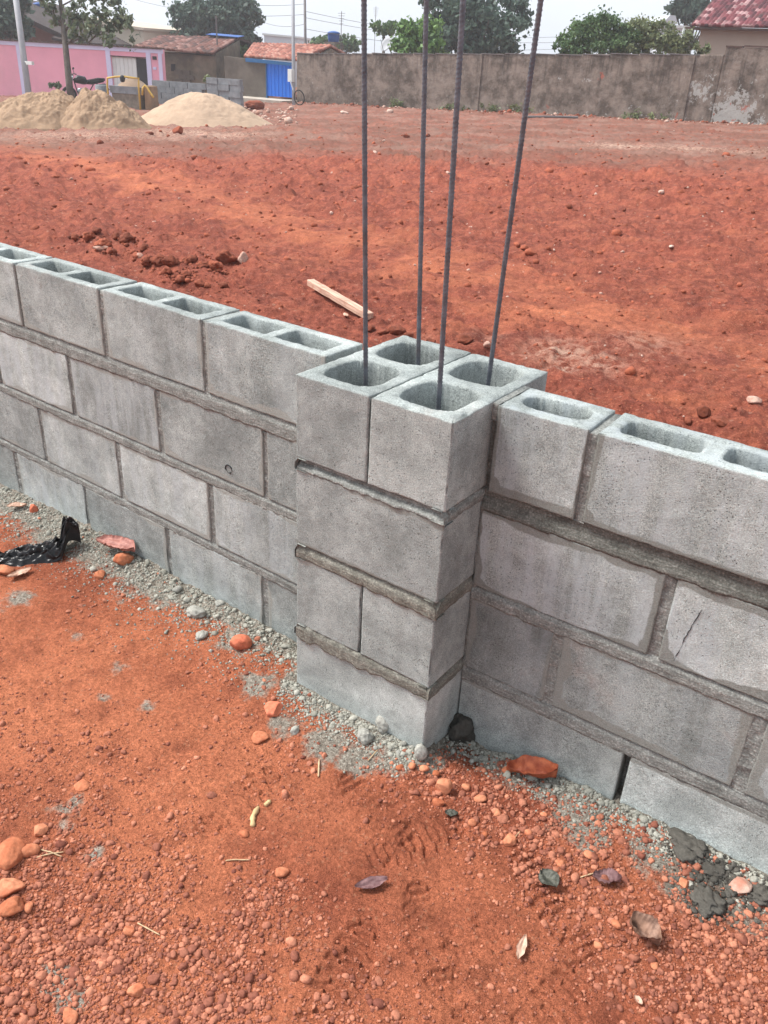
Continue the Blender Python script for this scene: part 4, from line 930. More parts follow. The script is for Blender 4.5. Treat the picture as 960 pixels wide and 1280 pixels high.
# black plastic bag: a crumpled sheet with a raised twisted end
def plastic_bag():
    A = ground_at(-14, 706); B = ground_at(104, 684); ex = B-A; L = np.linalg.norm(ex[:2]); ang = math.atan2(ex[1], ex[0])
    n, m = 90, 54; s, t = np.meshgrid(np.linspace(0, 1, n), np.linspace(-1, 1, m), indexing='ij')
    w = .052*(.55+.45*np.sin(np.pi*np.clip(s*.9+.08, 0, 1)))*(1+.25*fbm2(s*5, np.sign(t)*2, 3, 3))*sst(1.03, .86, s)
    ridge = np.abs(fbm2(s*5+t*1.6, t*2.1-s*2, 5, 3)); hump = .024+.026*sst(.2, .75, s)
    z = hump*(1-np.abs(t)**2.2)*(.35+1.5*(.55-ridge))+.006*fbm2(s*14, t*6, 9, 3)
    x = s*L; yy = t*w+.012*np.sin(s*6)+.010*fbm2(s*7, t*3, 15, 2)
    # raised twisted tail near the right end
    k = np.exp(-((s-.90)/.11)**2); z = z+k*.062*(1-.35*np.abs(t)); yy = yy+k*.035; x = x-k*.01
    z = np.maximum(z, .001)
    V = np.stack([x, yy, z], -1).reshape(-1, 3); c, sn = math.cos(ang), math.sin(ang)
    V = np.stack([A[0]+V[:, 0]*c-V[:, 1]*sn, A[1]+V[:, 0]*sn+V[:, 1]*c, V[:, 2]], 1); V[:, 2] += H(V[:, 0], V[:, 1], False)+.004
    bot = V.copy(); bot[:, 2] -= .0015; N = len(V)
    i = np.arange(n-1)[:, None]*m; kk = np.arange(m-1)[None]; F = np.stack([i+kk, i+m+kk, i+m+kk+1, i+kk+1], -1).reshape(-1, 4)
    org = np.array([A[0], A[1], A[2]])
    o = mesh_np('plastic_bag', np.r_[V, bot]-org, np.r_[F, F[:, ::-1]+N], M['plastic'], True); o.location = org
    tag(o, 'crumpled shiny black plastic bag on the soil at the left edge', 'plastic bag')
plastic_bag()
# wooden batten lying on the field
def plank():
    A = ground_at(388, 364); B = ground_at(462, 399); ex = B-A; L = np.linalg.norm(ex[:2]); ang = math.atan2(ex[1], ex[0])
    n = 16; xs = np.linspace(0, L, n); V = []
    for i, x in enumerate(xs):
        for (yy, zz) in ((-.027, 0), (.027, 0), (.027, .042), (-.027, .042)): V.append((x, yy+.0012*math.sin(i*2.3), zz+.001*math.sin(i*1.7+yy*90)))
    F = [(i*4+k, i*4+(k+1) % 4, (i+1)*4+(k+1) % 4, (i+1)*4+k) for i in range(n-1) for k in range(4)]+[(3, 2, 1, 0), tuple((n-1)*4+k for k in range(4))]
    mb = MB(); mb.add(V, F); o = mb.build('wooden_batten', M['wood'])
    bm = bmesh.new(); bm.from_mesh(o.data); bmesh.ops.bevel(bm, geom=[e for e in bm.edges if len(e.link_faces) == 2 and e.calc_face_angle(0) > .6], offset=.003, segments=1, affect='EDGES'); bm.to_mesh(o.data); bm.free()
    z0 = max(float(H(*(A[:2]+ex[:2]*t))) for t in np.linspace(0, 1, 8)); z1 = z0-.004
    o.location = (A[0], A[1], z1); o.rotation_euler = (0, math.asin(np.clip((A[2]-B[2])/L*.0, -1, 1)), ang)
    tag(o, 'pale raw wooden batten lying on the red soil behind the left wall', 'wooden batten')
    ob = stone(432, 394, 16, M['dl_tan'], 'pale wood chip under the batten', 'wood chip', 'wood_chip', asp=(1, .4, .2))
plank()

# ================================================================== background
def gz(x, y): return float(H(x, y, False))
class Fr:
    """a facade frame: x along the facade, y away from the camera, z up (world)"""
    def __init__(s, P0, P1):
        s.o = np.array([P0[0], P0[1]]); d = np.array([P1[0]-P0[0], P1[1]-P0[1]]); s.L = np.linalg.norm(d); s.ex = d/s.L
        n = np.array([-s.ex[1], s.ex[0]]); s.ey = n if n@(s.o-C0[:2]) > 0 else -n
    def px(s, u, v, off=0.):
        r = ray(u, v); o = s.o+s.ey*off; t = ((o-C0[:2])@s.ey)/(r[:2]@s.ey); P = C0+r*t; return float((P[:2]-s.o)@s.ex), float(P[2])
    def M(s, P): P = np.asarray(P, float); return np.c_[s.o[0]+P[:, 0]*s.ex[0]+P[:, 1]*s.ey[0], s.o[1]+P[:, 0]*s.ex[1]+P[:, 1]*s.ey[1], P[:, 2]]
    def p(s, x, y, z): return s.M([(x, y, z)])[0]
    def base(s, x, y=0): q = s.o+s.ex*x+s.ey*y; return gz(q[0], q[1])
    def prism(s, mb, poly, y0, y1):
        """poly: list of (x,z) -> extruded between y0 and y1"""
        n = len(poly); V = s.M([(x, y0, z) for x, z in poly]+[(x, y1, z) for x, z in poly])
        mb.add(V, [tuple(range(n)), tuple(range(n, 2*n))[::-1]]+[(i, i+n, (i+1) % n+n, (i+1) % n) for i in range(n)])
def fr(a, b): return Fr(at(*a), at(*b))
def rect_part(f, u0, v0, u1, v1, y0, y1, name, mat, parent):
    xa, za = f.px(u0, v0); xb, zb = f.px(u1, v1); xc, zc = f.px(u1, v0); xd, zd = f.px(u0, v1)
    mb = MB(); f.prism(mb, [(xd, zd), (xb, zb), (xc, zc), (xa, za)], y0, y1); return mb.build(name, mat, parent)
def slab(mb, quad, th):
    q = [np.asarray(p, float) for p in quad]; n = np.cross(q[1]-q[0], q[3]-q[0]); n /= np.linalg.norm(n); n = n if n[2] > 0 else -n
    mb.hexa([p-n*th for p in q]+q)
def tiled_roof(E0, E1, R0, R1, mat, parent, name='roof', pitch=.22, step=.38, th=.06):
    """eave E0-E1, ridge R0-R1: barrel tiles in courses, as one closed roof slab"""
    E0, E1, R0, R1 = [np.asarray(p, float) for p in (E0, E1, R0, R1)]
    wid = max(np.linalg.norm(E1-E0), np.linalg.norm(R1-R0)); hei = np.linalg.norm((R0+R1)/2-(E0+E1)/2)
    nc = max(4, int(wid/pitch)); nr = max(3, int(hei/step)); nu, nv = nc*6+1, nr*4+1
    s, t = np.meshgrid(np.linspace(0, 1, nu), np.linspace(0, 1, nv), indexing='ij')
    P = (E0*(1-s[..., None])+E1*s[..., None])*(1-t[..., None])+(R0*(1-s[..., None])+R1*s[..., None])*t[..., None]
    N = np.cross(E1-E0, R0-E0); N /= np.linalg.norm(N); N = N if N[2] > 0 else -N
    h = .035*np.abs(np.sin(np.pi*s*nc))+.03*(1-(t*nr) % 1.0)
    ci = np.floor(s*nc-1e-6); ri = np.floor(t*nr-1e-6)
    h = h+.012*_h(ci, ri, ci*0, 5)
    tone = .5+.5*_h(ci, ri, ci*0, 3)
    top = (P+N*h[..., None]).reshape(-1, 3); bot = (P-N*th).reshape(-1, 3); n = len(top)
    i = np.arange(nu-1)[:, None]*nv; k = np.arange(nv-1)[None]; F = np.stack([i+k, i+nv+k, i+nv+k+1, i+k+1], -1).reshape(-1, 4)
    bd = [(j, j+1) for j in range(nv-1)]+[((nu-1)*nv+j+1, (nu-1)*nv+j) for j in range(nv-1)]+[((j+1)*nv, j*nv) for j in range(nu-1)]+[(j*nv+nv-1, (j+1)*nv+nv-1) for j in range(nu-1)]
    side = np.array([(a, b, b+n, a+n) for a, b in bd])
    V = np.r_[top, bot]-np.array(parent.location)
    return mesh_np(name, V, np.r_[F, F[:, ::-1]+n, side], mat, False, {'tone': np.r_[tone.ravel(), tone.ravel()]}, parent)
def wall_prism(f, x0, x1, zt0, zt1, y0, y1, name, mat, parent=None, n=1, below=.35, attrs=None):
    mb = MB(); zb0, zb1 = f.base(x0)-below, f.base(x1)-below
    f.prism(mb, [(x0, zb0), (x1, zb1), (x1, zt1), (x0, zt0)], y0, y1)
    return mb.build(name, mat, parent) if parent is not None else mb.build(name, mat, loc=f.p((x0+x1)/2, (y0+y1)/2, f.base((x0+x1)/2)))

# ---- long weathered boundary wall
def boundary_wall():
    f = fr((371, 67, 36.0), (935, 68, 26.0)); _, z0 = f.px(371, 67); x1, z1 = f.px(906, 68)
    o = empty('boundary_wall', f.p(f.L*.5, .1, f.base(f.L*.5)), 'long weathered grey rendered wall across the back of the lot', 'boundary wall')
    n, m = 300, 40; xs = np.linspace(0, x1, n); V = []; pe = []
    def zt(x): return z0+(z1-z0)*x/x1+.02*fbm2(x*1.3, x*0, 3, 3)
    X, T = np.meshgrid(xs, np.linspace(0, 1, m), indexing='ij'); zb = np.array([f.base(x)-.3 for x in xs])[:, None]; ZT = zt(X); Z = zb+(ZT-zb)*T
    Yf = .012*fbm2(X*1.2, Z*1.2, 5, 3)
    front = f.M(np.stack([X, Yf, Z], -1).reshape(-1, 3)); back = f.M(np.stack([X, Yf*0+.16, Z], -1).reshape(-1, 3)); N = len(front)
    hgt = (Z-(zb+.3)); PR = [(880, 112, .8, .75), (893, 125, .7, .62), (915, 112, .4, .6), (800, 145, .9, .6), (785, 135, .5, .55), (845, 150, .8, .6), (928, 148, .7, .8), (735, 100, .35, .6), (720, 110, .3, .5), (400, 110, 1.5, .45), (470, 125, 1., .4), (420, 120, 1., .45), (700, 100, .3, .5), (560, 125, .6, .3), (655, 130, .4, .4), (672, 118, .5, .4), (868, 118, .8, .7)]
    RD = [(752, 96, .35, .75), (850, 145, .35, .7), (955, 125, .4, .6), (678, 135, .5, .6), (575, 140, .5, .4)]
    def blobs(L):
        r = np.zeros_like(X)
        for u, v, rad, s in L:
            px, pz = f.px(u, v); r = np.maximum(r, s*np.exp(-((X-px)**2+(Z-pz)**2*1.6)/rad**2))
        return r
    low = .52*np.exp(-(hgt/.5)**2)
    pe = np.stack([np.clip(np.maximum(blobs(PR), low*.8), 0, 1).ravel(), np.clip(np.maximum(blobs(RD), low*.55), 0, 1).ravel(), np.zeros(N)], 1)
    i = np.arange(n-1)[:, None]*m; k = np.arange(m-1)[None]; F = np.stack([i+k, i+m+k, i+m+k+1, i+k+1], -1).reshape(-1, 4)
    ring = [(j*m+m-1, (j+1)*m+m-1) for j in range(n-1)]+[(j, j+1) for j in range(m-1)]+[((n-1)*m+j+1, (n-1)*m+j) for j in range(m-1)]
    side = np.array([(a, b, b+N, a+N) for a, b in ring])
    mesh_np('wall_panel', np.r_[front, back]-np.array(o.location), np.r_[F, F[:, ::-1]+N, side], M['farwall'], True, {'peel': np.r_[pe, pe]}, o)
    mb = MB()
    for a in np.arange(0, x1-1.01, 1.02): mb.box(a, a+.98, -.02, .18, zt(a)+.002, zt(a)+.03, f.M)
    mb.build('coping', M['poledark'], o)
    for u in (598, 860):
        xa, _ = f.px(u, 100); mb = MB(); mb.box(xa-.10, xa+.10, -.035, .0, f.base(xa)-.2, zt(xa)-.03, f.M); c = mb.build('pilaster', M['farwall'], o); ca = c.data.color_attributes.new('peel', 'FLOAT_COLOR', 'POINT'); ca.data.foreach_set('color', np.tile([.2, .1, 0, 1], len(c.data.vertices)).astype(np.float32))
    # taller end segment to the right
    xa, za = f.px(906, 62); q = empty('boundary_wall', f.p(x1+3, .1, f.base(x1+3)), 'taller paler end of the weathered wall below the tiled house', 'boundary wall')
    f.px(935, 60); mb = MB(); zt2 = f.px(935, 60)[1]
    f.prism(mb, [(x1+.01, f.base(x1)-.3), (x1+9, f.base(x1+9)-.3), (x1+9, zt2+.1), (x1+.01, zt2)], -.03, .17)
    c = mb.build('wall_panel', M['farwall'], q); bm = bmesh.new(); bm.from_mesh(c.data); bmesh.ops.subdivide_edges(bm, edges=bm.edges[:], cuts=24, use_grid_fill=True); bm.to_mesh(c.data); bm.free()
    co = np.array([v.co[:] for v in c.data.vertices])+np.array(q.location); xx = (co[:, :2]-f.o)@f.ex; v = np.clip(.75*np.exp(-((xx-x1-.6)**2+(co[:, 2]-.15)**2)/.7)+.3, 0, 1)
    ca = c.data.color_attributes.new('peel', 'FLOAT_COLOR', 'POINT'); ca.data.foreach_set('color', np.stack([v, v*.6, v*0, v*0+1], 1).astype(np.float32).ravel())
    mb = MB(); mb.box(x1+.0, x1+.5, -.05, .19, zt2+.002, zt2+.045, f.M); mb.box(x1+.55, x1+9, -.05, .19, zt2+.03, zt2+.07, f.M); mb.build('coping', M['coping'], q)
    return f
fw = boundary_wall()

# ---- pink wall with gate
def pink_wall():
    f = fr((-420, 27.3, 42.0), (203, 62, 37.0)); x1 = f.L; z0 = f.px(-420, 27.3)[1]; z1 = f.px(203, 62)[1]
    o = empty('boundary_wall', f.p(x1*.5, .1, f.base(x1*.5)), 'pink painted boundary wall with lilac pilasters and a tiled coping', 'boundary wall')
    zt = lambda x: z0+(z1-z0)*x/x1
    xa = f.px(139.5, 80)[0]; xb = f.px(184, 80)[0]; wall_prism(f, 0, xa, zt(0), zt(xa), 0, .18, 'wall_panel', M['pink'], o)
    wall_prism(f, xb, x1, zt(xb), zt(x1), 0, .18, 'wall_panel', M['pink'], o)
    mb = MB(); zg = f.px(160, 71)[1]; f.prism(mb, [(xa, zg), (xb, zg-.03), (xb, zt(xb)), (xa, zt(xa))], .0, .18); mb.build('lintel', M['pink'], o)
    mb = MB(); bh = .16
    f.prism(mb, [(-.02, zt(0)-bh), (x1+.02, zt(x1)-bh), (x1+.02, zt(x1)+.004), (-.02, zt(0)+.004)], -.03, .0); mb.build('top_band', M['lilac'], o)
    for u0, u1 in ((24, 30), (134, 139.5), (184, 189.5), (199, 203.4)):
        x_a, x_b = f.px(u0, 85)[0], f.px(u1, 85)[0]; mb = MB(); f.prism(mb, [(x_a, f.base(x_a)-.3), (x_b, f.base(x_b)-.3), (x_b, zt(x_b)-bh-.002), (x_a, zt(x_a)-bh-.002)], -.04, .0); mb.build('pilaster', M['lilac'], o)
    mb = MB(); n = int(x1/.2)
    for i in range(n):
        a = i*x1/n; zz = zt(a)+.006; f.prism(mb, [(a+.005, zz), (a+x1/n-.005, zz), (a+x1/n-.03, zz+.055), (a+.03, zz+.055)], -.09, .24)
    mb.build('coping', M['coping'], o)
    gx0, gx1 = f.px(140, 90)[0], f.px(170, 90)[0]; mb = MB(); zb = f.base(gx0)
    for i in range(6):
        a = gx0+(gx1-gx0)*i/6; b = gx0+(gx1-gx0)*(i+1)/6; mb.box(a+.006, b-.006, .06, .09, zb-.1, zg-.03, f.M)
    mb.box(gx0, gx1, .092, .11, zb-.1, zg-.02, f.M); gt = mb.build('gate', M['white'], o); gt['label'] = 'white garage gate'
    lx, lz = f.px(161, 76); mb = MB(); mb.box(lx-.04, lx+.04, .02, .058, lz-.10, lz+.06, f.M); mb.build('latch', M['black'], gt)
    mb = MB(); mb.box(gx1+.01, xb, .09, .12, zb-.1, zg-.02, f.M); d = mb.build('door', M['dark'], o); d['label'] = 'dark open doorway'
    mb = MB(); mb.box(gx0-.01, xb, -.02, .05, zg-.02, zg+.02, f.M); mb.build('gate_rail', M['coping'], o)
    for u0, v0, u1, v1, mt in ((191, 70.5, 195.5, 74.5, 'dark'), (191.5, 84, 195.5, 87, 'lilac')):
        x_a, z_a = f.px(u0, v1); x_b, z_b = f.px(u1, v0); mb = MB(); mb.box(x_a, x_b, -.03, .0, z_a, z_b, f.M); c = mb.build('meter_box' if mt == 'dark' else 'letter_box', M[mt], o)
pink_wall()

# ---- dark gabled house at far left
def house_left():
    f = fr((-160, 40, 46.), (100, 55, 45.)); rx, rz = f.px(-25, -8); ex1, ez1 = f.px(101, 51); ex0, ez0 = f.px(-150, 40)
    o = empty('house', f.p(f.L*.5, 2, f.base(f.L*.5)), 'house with a red brown gable and dark roof behind the pink wall', 'house')
    mb = MB(); f.prism(mb, [(.2, f.base(0)-.3), (ex1-.6, f.base(ex1)-.3), (ex1-.6, ez1-.1), (rx, rz-.25), (.2, ez0-.1)], 0, 8); mb.build('wall', M['brownwall'], o)
    rf = MB(); slab(rf, [f.p(rx, -.6, rz), f.p(ex1+.2, -.6, ez1-.08), f.p(ex1+.2, 8.5, ez1-.08), f.p(rx, 8.5, rz)], .22); slab(rf, [f.p(rx, -.6, rz), f.p(ex0-.4, -.6, ez0-.12), f.p(ex0-.4, 8.5, ez0-.12), f.p(rx, 8.5, rz)], .22)
    rf.build('roof', M['roofdark'], o)
    rf = MB(); slab(rf, [f.p(f.px(75, 50)[0], -.9, f.px(75, 47)[1]), f.p(f.px(106, 56)[0], -.9, f.px(106, 54)[1]), f.p(f.px(106, 56)[0], .4, f.px(106, 54)[1]+.3), f.p(f.px(75, 50)[0], .4, f.px(75, 47)[1]+.3)], .12); rf.build('awning', M['roofdark'], o)
    return f
house_left()
def box_building(a, b, deep, name, label, mat, wins=(), roof=None, cat='building', par=.0):
    f = fr(a, b); z0 = f.px(a[0], a[1])[1]; z1 = f.px(b[0], b[1])[1]; o = empty(name, f.p(f.L/2, deep/2, f.base(f.L/2)), label, cat)
    wall_prism(f, 0, f.L, z0, z1, 0, deep, 'wall', mat, o)
    mb = MB(); f.prism(mb, [(-.12, z0+.003), (f.L+.12, z1+.003), (f.L+.12, z1+.14), (-.12, z0+.14)], -.12, deep+.12); mb.build('roof_edge', roof or mat, o)
    for (u0, v0, u1, v1) in wins:
        w = rect_part(f, u0, v0, u1, v1, -.03, .02, 'window', M['dark'], o)
    return f, o
box_building((52, 19, 52.), (179, 38, 50.), 9, 'building', 'plain beige building behind the thin trunked tree', M['beige'], roof=M['beige'])
box_building((172, 40, 58.), (222, 43, 57.), 8, 'building', 'low pale sheet roofed building between beige building and dark tree', M['paleroof'], roof=M['white'])
box_building((330, 44, 66.), (372, 48, 66.), 8, 'building', 'distant pale building seen left of the light pole', M['paleroof'], roof=M['white'])
# ---- blue tanks
def tank(u, v0, v1, wpx, d, label, stand_mat, on=None):
    P = at(u, v1, d); r = wpx*d/FPX/2; h = (v1-v0)*d/FPX; z = P[2]
    t = empty('water_tank', (P[0], P[1], z), label, 'water tank', 'blue water tanks')
    mb = MB(); mb.lathe([(r*.86, 0), (r*.9, h*.02), (r*.98, h*.45), (r*1.0, h*.72), (r*1.03, h*.74), (r*1.03, h*.78)], P, 20); mb.build('tank_body', M['tank'], t, True)
    mb = MB(); mb.lathe([(r*1.05, h*.785), (r*1.05, h*.85), (r*.8, h*.93), (r*.3, h*1.0), (r*.28, h*1.0)], P, 20); mb.build('lid', M['tanklid'], t, True)
    s = MB(); g_ = gz(P[0], P[1]); s.box(P[0]-r*1.1, P[0]+r*1.1, P[1]-r*1.1, P[1]+r*1.1, z-.12, z-.003)
    for dx in (-1, 1):
        for dy in (-1, 1): s.box(P[0]+dx*r-.08, P[0]+dx*r+.08, P[1]+dy*r-.08, P[1]+dy*r+.08, g_-.2, z-.121)
    o = s.build('tank_stand', stand_mat, loc=(P[0], P[1], g_)); tag(o, 'concrete stand holding up '+label.replace('blue water tank', 'the blue water tank'), 'tank stand', 'stands under the water tanks')
tank(49, 5, 16.5, 13, 49., 'blue water tank above the dark gabled house', M['beige'])
tank(417, 40.5, 52.5, 15, 52., 'blue water tank above the red tiled roof', M['greywall'])

# ---- brown roofed tan house
def house_mid():
    f = fr((198, 70, 41.), (272, 70, 40.5)); o = empty('house', f.p(f.L/2, 2, f.base(f.L/2)), 'tan house with old brown tile roof behind the stacked blocks', 'house')
    xe0, ze0 = f.px(172, 58); xe1, ze1 = f.px(267, 67); D = 3.6
    x1 = f.px(270, 80)[0]; x0 = 0
    wall_prism(f, x0, x1, ze1-.05, ze1-.12, 0, 2*D, 'wall', M['tanwall'], o)
    rx0, rz0 = f.px(199, 45.5, D); rx1, rz1 = f.px(299, 47, D)
    tiled_roof(f.p(xe0, -.45, ze0), f.p(xe1+.1, -.45, ze1), f.p(rx0, D, rz0), f.p(rx1, D, rz1), M['tile_brown'], o)
    slab_ = MB(); slab(slab_, [f.p(rx0, D, rz0), f.p(rx1, D, rz1), f.p(xe1+1.8, 2*D+.4, ze1), f.p(xe0, 2*D+.4, ze0)], .1); slab_.build('roof', M['tile_brown'], o)
    # side wing with the gable
    mb = MB(); V = [f.p(x1+.002, 0, f.base(x1)-.3), f.p(x1+.002, 0, ze1-.1), f.p(x1+1.2, D, rz1-.15), f.p(x1+1.2, 2*D, ze1-.1), f.p(x1+1.2, 2*D, f.base(x1)-.3), f.p(x1+1.2, D, f.base(x1)-.3)]
    xw, zw = f.px(300, 52, D); f2 = fr((270, 68, 40.6), (300, 60, 43.5)); L2 = f2.L; zt = f2.px(298, 50)[1]
    mb = MB(); f2.prism(mb, [(0.01, f2.base(0)-.3), (L2, f2.base(L2)-.3), (L2, zt), (0.01, f2.px(270, 67)[1])], .0, .25); mb.build('gable', M['tanwall'], o)
    for u0, v0, u1, v1 in ((214, 80, 219, 89), (275, 83, 283, 97)):
        ff = f if u0 < 270 else f2; w = rect_part(ff, u0, v0, u1, v1, -.03, .05, 'window', M['dark'], o)
    bx0 = f.px(219, 90)[0]; bx1 = f.px(246, 90)[0]; mb = MB(); zt = f.px(230, 84)[1]; zb = f.base(bx0)-.2; nb = 0
    for r in range(9):
        z_ = zb+r*.2
        if z_+.19 > zt: break
        for c in range(int((bx1-bx0)/.4)): mb.box(bx0+c*.4+(.2 if r % 2 else 0), bx0+c*.4+(.2 if r % 2 else 0)+.385, -.10, -.02, z_, z_+.185, f.M)
    b = mb.build('bare_block_patch', M['greywall'], o)
    # thin mast with a blue sheet on the roof
    P = f.p(rx1-.3, 1.2, ze1); T = at(285, 22, 42.); m_ = MB(); m_.tube([(P[0], P[1], gz(P[0], P[1])-.2), (P[0], P[1], T[2])], .035, 6); tag(m_.build('mast', M['poledark'], loc=(P[0], P[1], gz(P[0], P[1]))), 'thin mast beside the gable of the brown roofed house', 'mast')
    q = [f.p(rx1-1.6, D-.5, rz1+.07), f.p(rx1+.1, D-.5, rz1+.02), f.p(rx1+.1, D+.5, rz1+.10), f.p(rx1-1.6, D+.5, rz1+.15)]; m_ = MB(); slab(m_, q, .03); tag(m_.build('tarpaulin', M['tanklid'], loc=q[0]), 'strip of blue sheet on the brown roof ridge', 'tarpaulin')
house_mid()
# ---- red roofed house with blue gate
def house_blue():
    f = fr((280, 68, 37.6), (368, 74, 36.2)); o = empty('house', f.p(f.L/2, 2, f.base(f.L/2)), 'grey house with red tiled roof and a bright blue gate', 'house')
    xg0 = f.px(332.5, 100)[0]; xg1 = f.px(367, 100)[0]; zt0 = f.px(283, 70)[1]; zt1 = f.px(333, 77)[1]
    wall_prism(f, 0, xg0, zt0, zt1, 0, .2, 'wall', M['greywall'], o)
    xe0, ze0 = f.px(303, 70); xe1, ze1 = f.px(372, 75)
    D = 5; rx0, rz0 = f.px(316, 54.5, D); rx1, rz1 = f.px(414, 57, D)
    tiled_roof(f.p(xe0, .1, ze0), f.p(xe1, .1, ze1), f.p(rx0, D, rz0), f.p(rx1, D, rz1), M['tile_red'], o)
    ex2, ez2 = f.px(432, 67, 2*D); tiled_roof(f.p(ex2, 2*D, ez2), f.p(rx0-.6, 2*D, ez2), f.p(rx1, D, rz1), f.p(rx0, D, rz0), M['tile_red'], o)
    mb = MB(); V = [f.p(xe1+.05, .5, ze1-.25), f.p(rx1+.02, D, rz1-.12), f.p(ex2-.1, 2*D, ez2-.15), f.p(ex2-.1, 2*D, -1.2), f.p(xe1+.05, .5, -1.2)]
    W = [v+np.r_[f.ex*-.2, 0] for v in V]; mb.add(np.array(V+W), [(0, 1, 2, 3, 4), (9, 8, 7, 6, 5)]+[(i, i+5, (i+1) % 5+5, (i+1) % 5) for i in range(5)]); mb.build('gable', M['tanwall'], o)
    mb = MB(); za = f.px(309, 73)[1]; zb = f.px(366, 79)[1]; xa = f.px(309, 73)[0]; f.prism(mb, [(xa, za-.13), (xg1, zb-.10), (xg1, zb+.02), (xa, za+.02)], -.14, -.03); mb.build('beam', M['bluebeam'], o)
    zb_ = f.px(350, 121)[1]; ztp = f.px(350, 79.5)[1]; mb = MB(); mb.box(xg0+.05, xg1-.03, .03, .06, zb_, ztp, f.M); n = 7
    for i in range(n+1): a = xg0+.05+(xg1-xg0-.1)*i/n; mb.box(a-.012, a+.012, .012, .029, zb_, ztp, f.M)
    mb.build('gate', M['blue'], o); 
    for a, b in ((xg0+.002, xg0+.047), (xg1-.028, xg1+.012)): mb = MB(); mb.box(a, b, -.02, .10, zb_-.1, ztp+.03, f.M); mb.build('gate_post', M['bluebeam'], o)
    # pavement in front
    mb = MB(); xa = f.px(306, 120)[0]; xb = xg1+.25; z_a = f.px(330, 122)[1]
    mb.box(xa, xb, -1.35, .4, f.base(xa)-.6, z_a, f.M); tag(mb.build('pavement', M['kerb'], loc=f.p(xa, 0, 0)), kind='structure')
house_blue()
# ---- right house
def house_right():
    f = fr((877, 33, 33.5), (1130, 38, 29.5)); o = empty('house', f.p(f.L/2, 2, f.base(f.L/2)), 'cream house with weathered dark red tile roof beyond the wall at right', 'house')
    z0 = f.px(877, 36)[1]; wall_prism(f, 0, f.L, z0, z0-.02, 0, 6, 'wall', M['cream'], o)
    E0 = np.array(f.p(*(lambda q: (q[0], -.55, q[1]))(f.px(865, 31, -.55)))); E1 = f.p(f.L+.5, -.55, E0[2])
    D = 3.0; r0 = f.px(905, -14, D); tiled_roof(E0, E1, f.p(r0[0], D, r0[1]), f.p(f.L+.5, D, r0[1]), M['tile_right'], o, pitch=.17, step=.30)
    hp = MB(); slab(hp, [E0, f.p(r0[0], D, r0[1]), f.p(r0[0]+.01, D+.01, r0[1]), f.p(E0[0]*0-.55, 6.5, E0[2])], .08); hp.build('roof', M['tile_brown'], o)
    mb = MB(); f.prism(mb, [(-.45, E0[2]-.13), (f.L+.5, E0[2]-.13), (f.L+.5, E0[2]-.065), (-.45, E0[2]-.065)], -.5, 5.9); mb.build('eave_board', M['coping'], o)
house_right()
f_, o_ = box_building((826, 34, 47.), (858, 36, 47.), 5, 'building', 'small pale gabled building glimpsed between bush and tiled house', M['paleroof'], roof=M['white'])
xa, za = f_.px(826, 34); xb, zb = f_.px(846, 34); xm, zm = f_.px(837, 19); mb = MB(); f_.prism(mb, [(xa, za+.15), (xb, zb+.15), (xm+.3, zm), (xm, zm)], -.1, 5); mb.build('gable', M['paleroof'], o_)
P = at(847, 66, 31); T = at(855, 36, 31); mb = MB(); mb.tube([(P[0], P[1], gz(P[0], P[1])), T], .045, 8); tag(mb.build('post', M['white'], loc=(P[0], P[1], gz(P[0], P[1]))), 'thin leaning white post in front of the bush by the tiled house', 'post')

# ---- poles and wires
def pole(name, top, bot, d, r0, r1, mat, label, cat='pole'):
    A = at(*bot, d); B = at(*top, d); dirv = (B-A)/(B[2]-A[2]) if B[2] > A[2] else np.array([0, 0, 1.]); z = gz(A[0], A[1]); A0 = A+dirv*(z-.3-A[2]); B1 = B+dirv*2.2
    mb = MB(); mb.tube([A0, B1], [r0, r1], 12); o = mb.build(name, mat, loc=(A0[0], A0[1], z), smooth=True); return tag(o, label, cat), A0, B1, dirv
e, A0, B1, dv = pole('utility_pole', (20, 0), (33.5, 100), 31., .115, .10, M['polegrey'], 'leaning pale concrete pole in front of the pink wall')
Q = at(37, 79, 30.8); mb = MB(); mb.box(Q[0]-.16, Q[0]+.2, Q[1]-.05, Q[1]+.05, Q[2]-.05, Q[2]+.06); mb.tube([Q-[.35, 0, -.05], Q-[.12, 0, 0]], .02, 6); c = mb.build('bracket_box', M['white'], loc=(e.location[:])); c.parent = e; c.location = (0, 0, 0)
e2, A2, B2, dv2 = pole('utility_pole', (366.2, 0), (367.2, 129), 34.5, .075, .06, M['polegrey'], 'slim grey pole with meter box at the corner by the blue gate')
Q = at(363.5, 94, 34.3); mb = MB(); mb.box(Q[0]-.09, Q[0]+.12, Q[1]-.09, Q[1]+.09, Q[2]-.24, Q[2]+.22); c = mb.build('meter_box', M['white'], loc=e2.location[:]); c.parent = e2; c.location = (0, 0, 0)
mb = MB(); q0 = at(363, 101, 34.2); q1 = at(366.5, 113, 34.2); mb.tube([q0, q1, q1+[0, 0, -.6]], .03, 6); c = mb.build('conduit', M['polegrey'], loc=e2.location[:]); c.parent = e2; c.location = (0, 0, 0)
mb = MB(); P = ground_at(374.5, 131)
pc = at(374, 122, 34.0); mb.torus(pc, (fw.ey[0], fw.ey[1], .1), .27, .022, 28, 8); o = mb.build('wheel', M['rubber'], smooth=True, loc=pc); tag(o, 'black tyre leaning on the end of the weathered wall', 'tyre')
e3, A3, B3, dv3 = pole('utility_pole', (381, 0), (381.8, 60), 50., .085, .07, M['poledark'], 'thin dark pole rising behind the red roof')
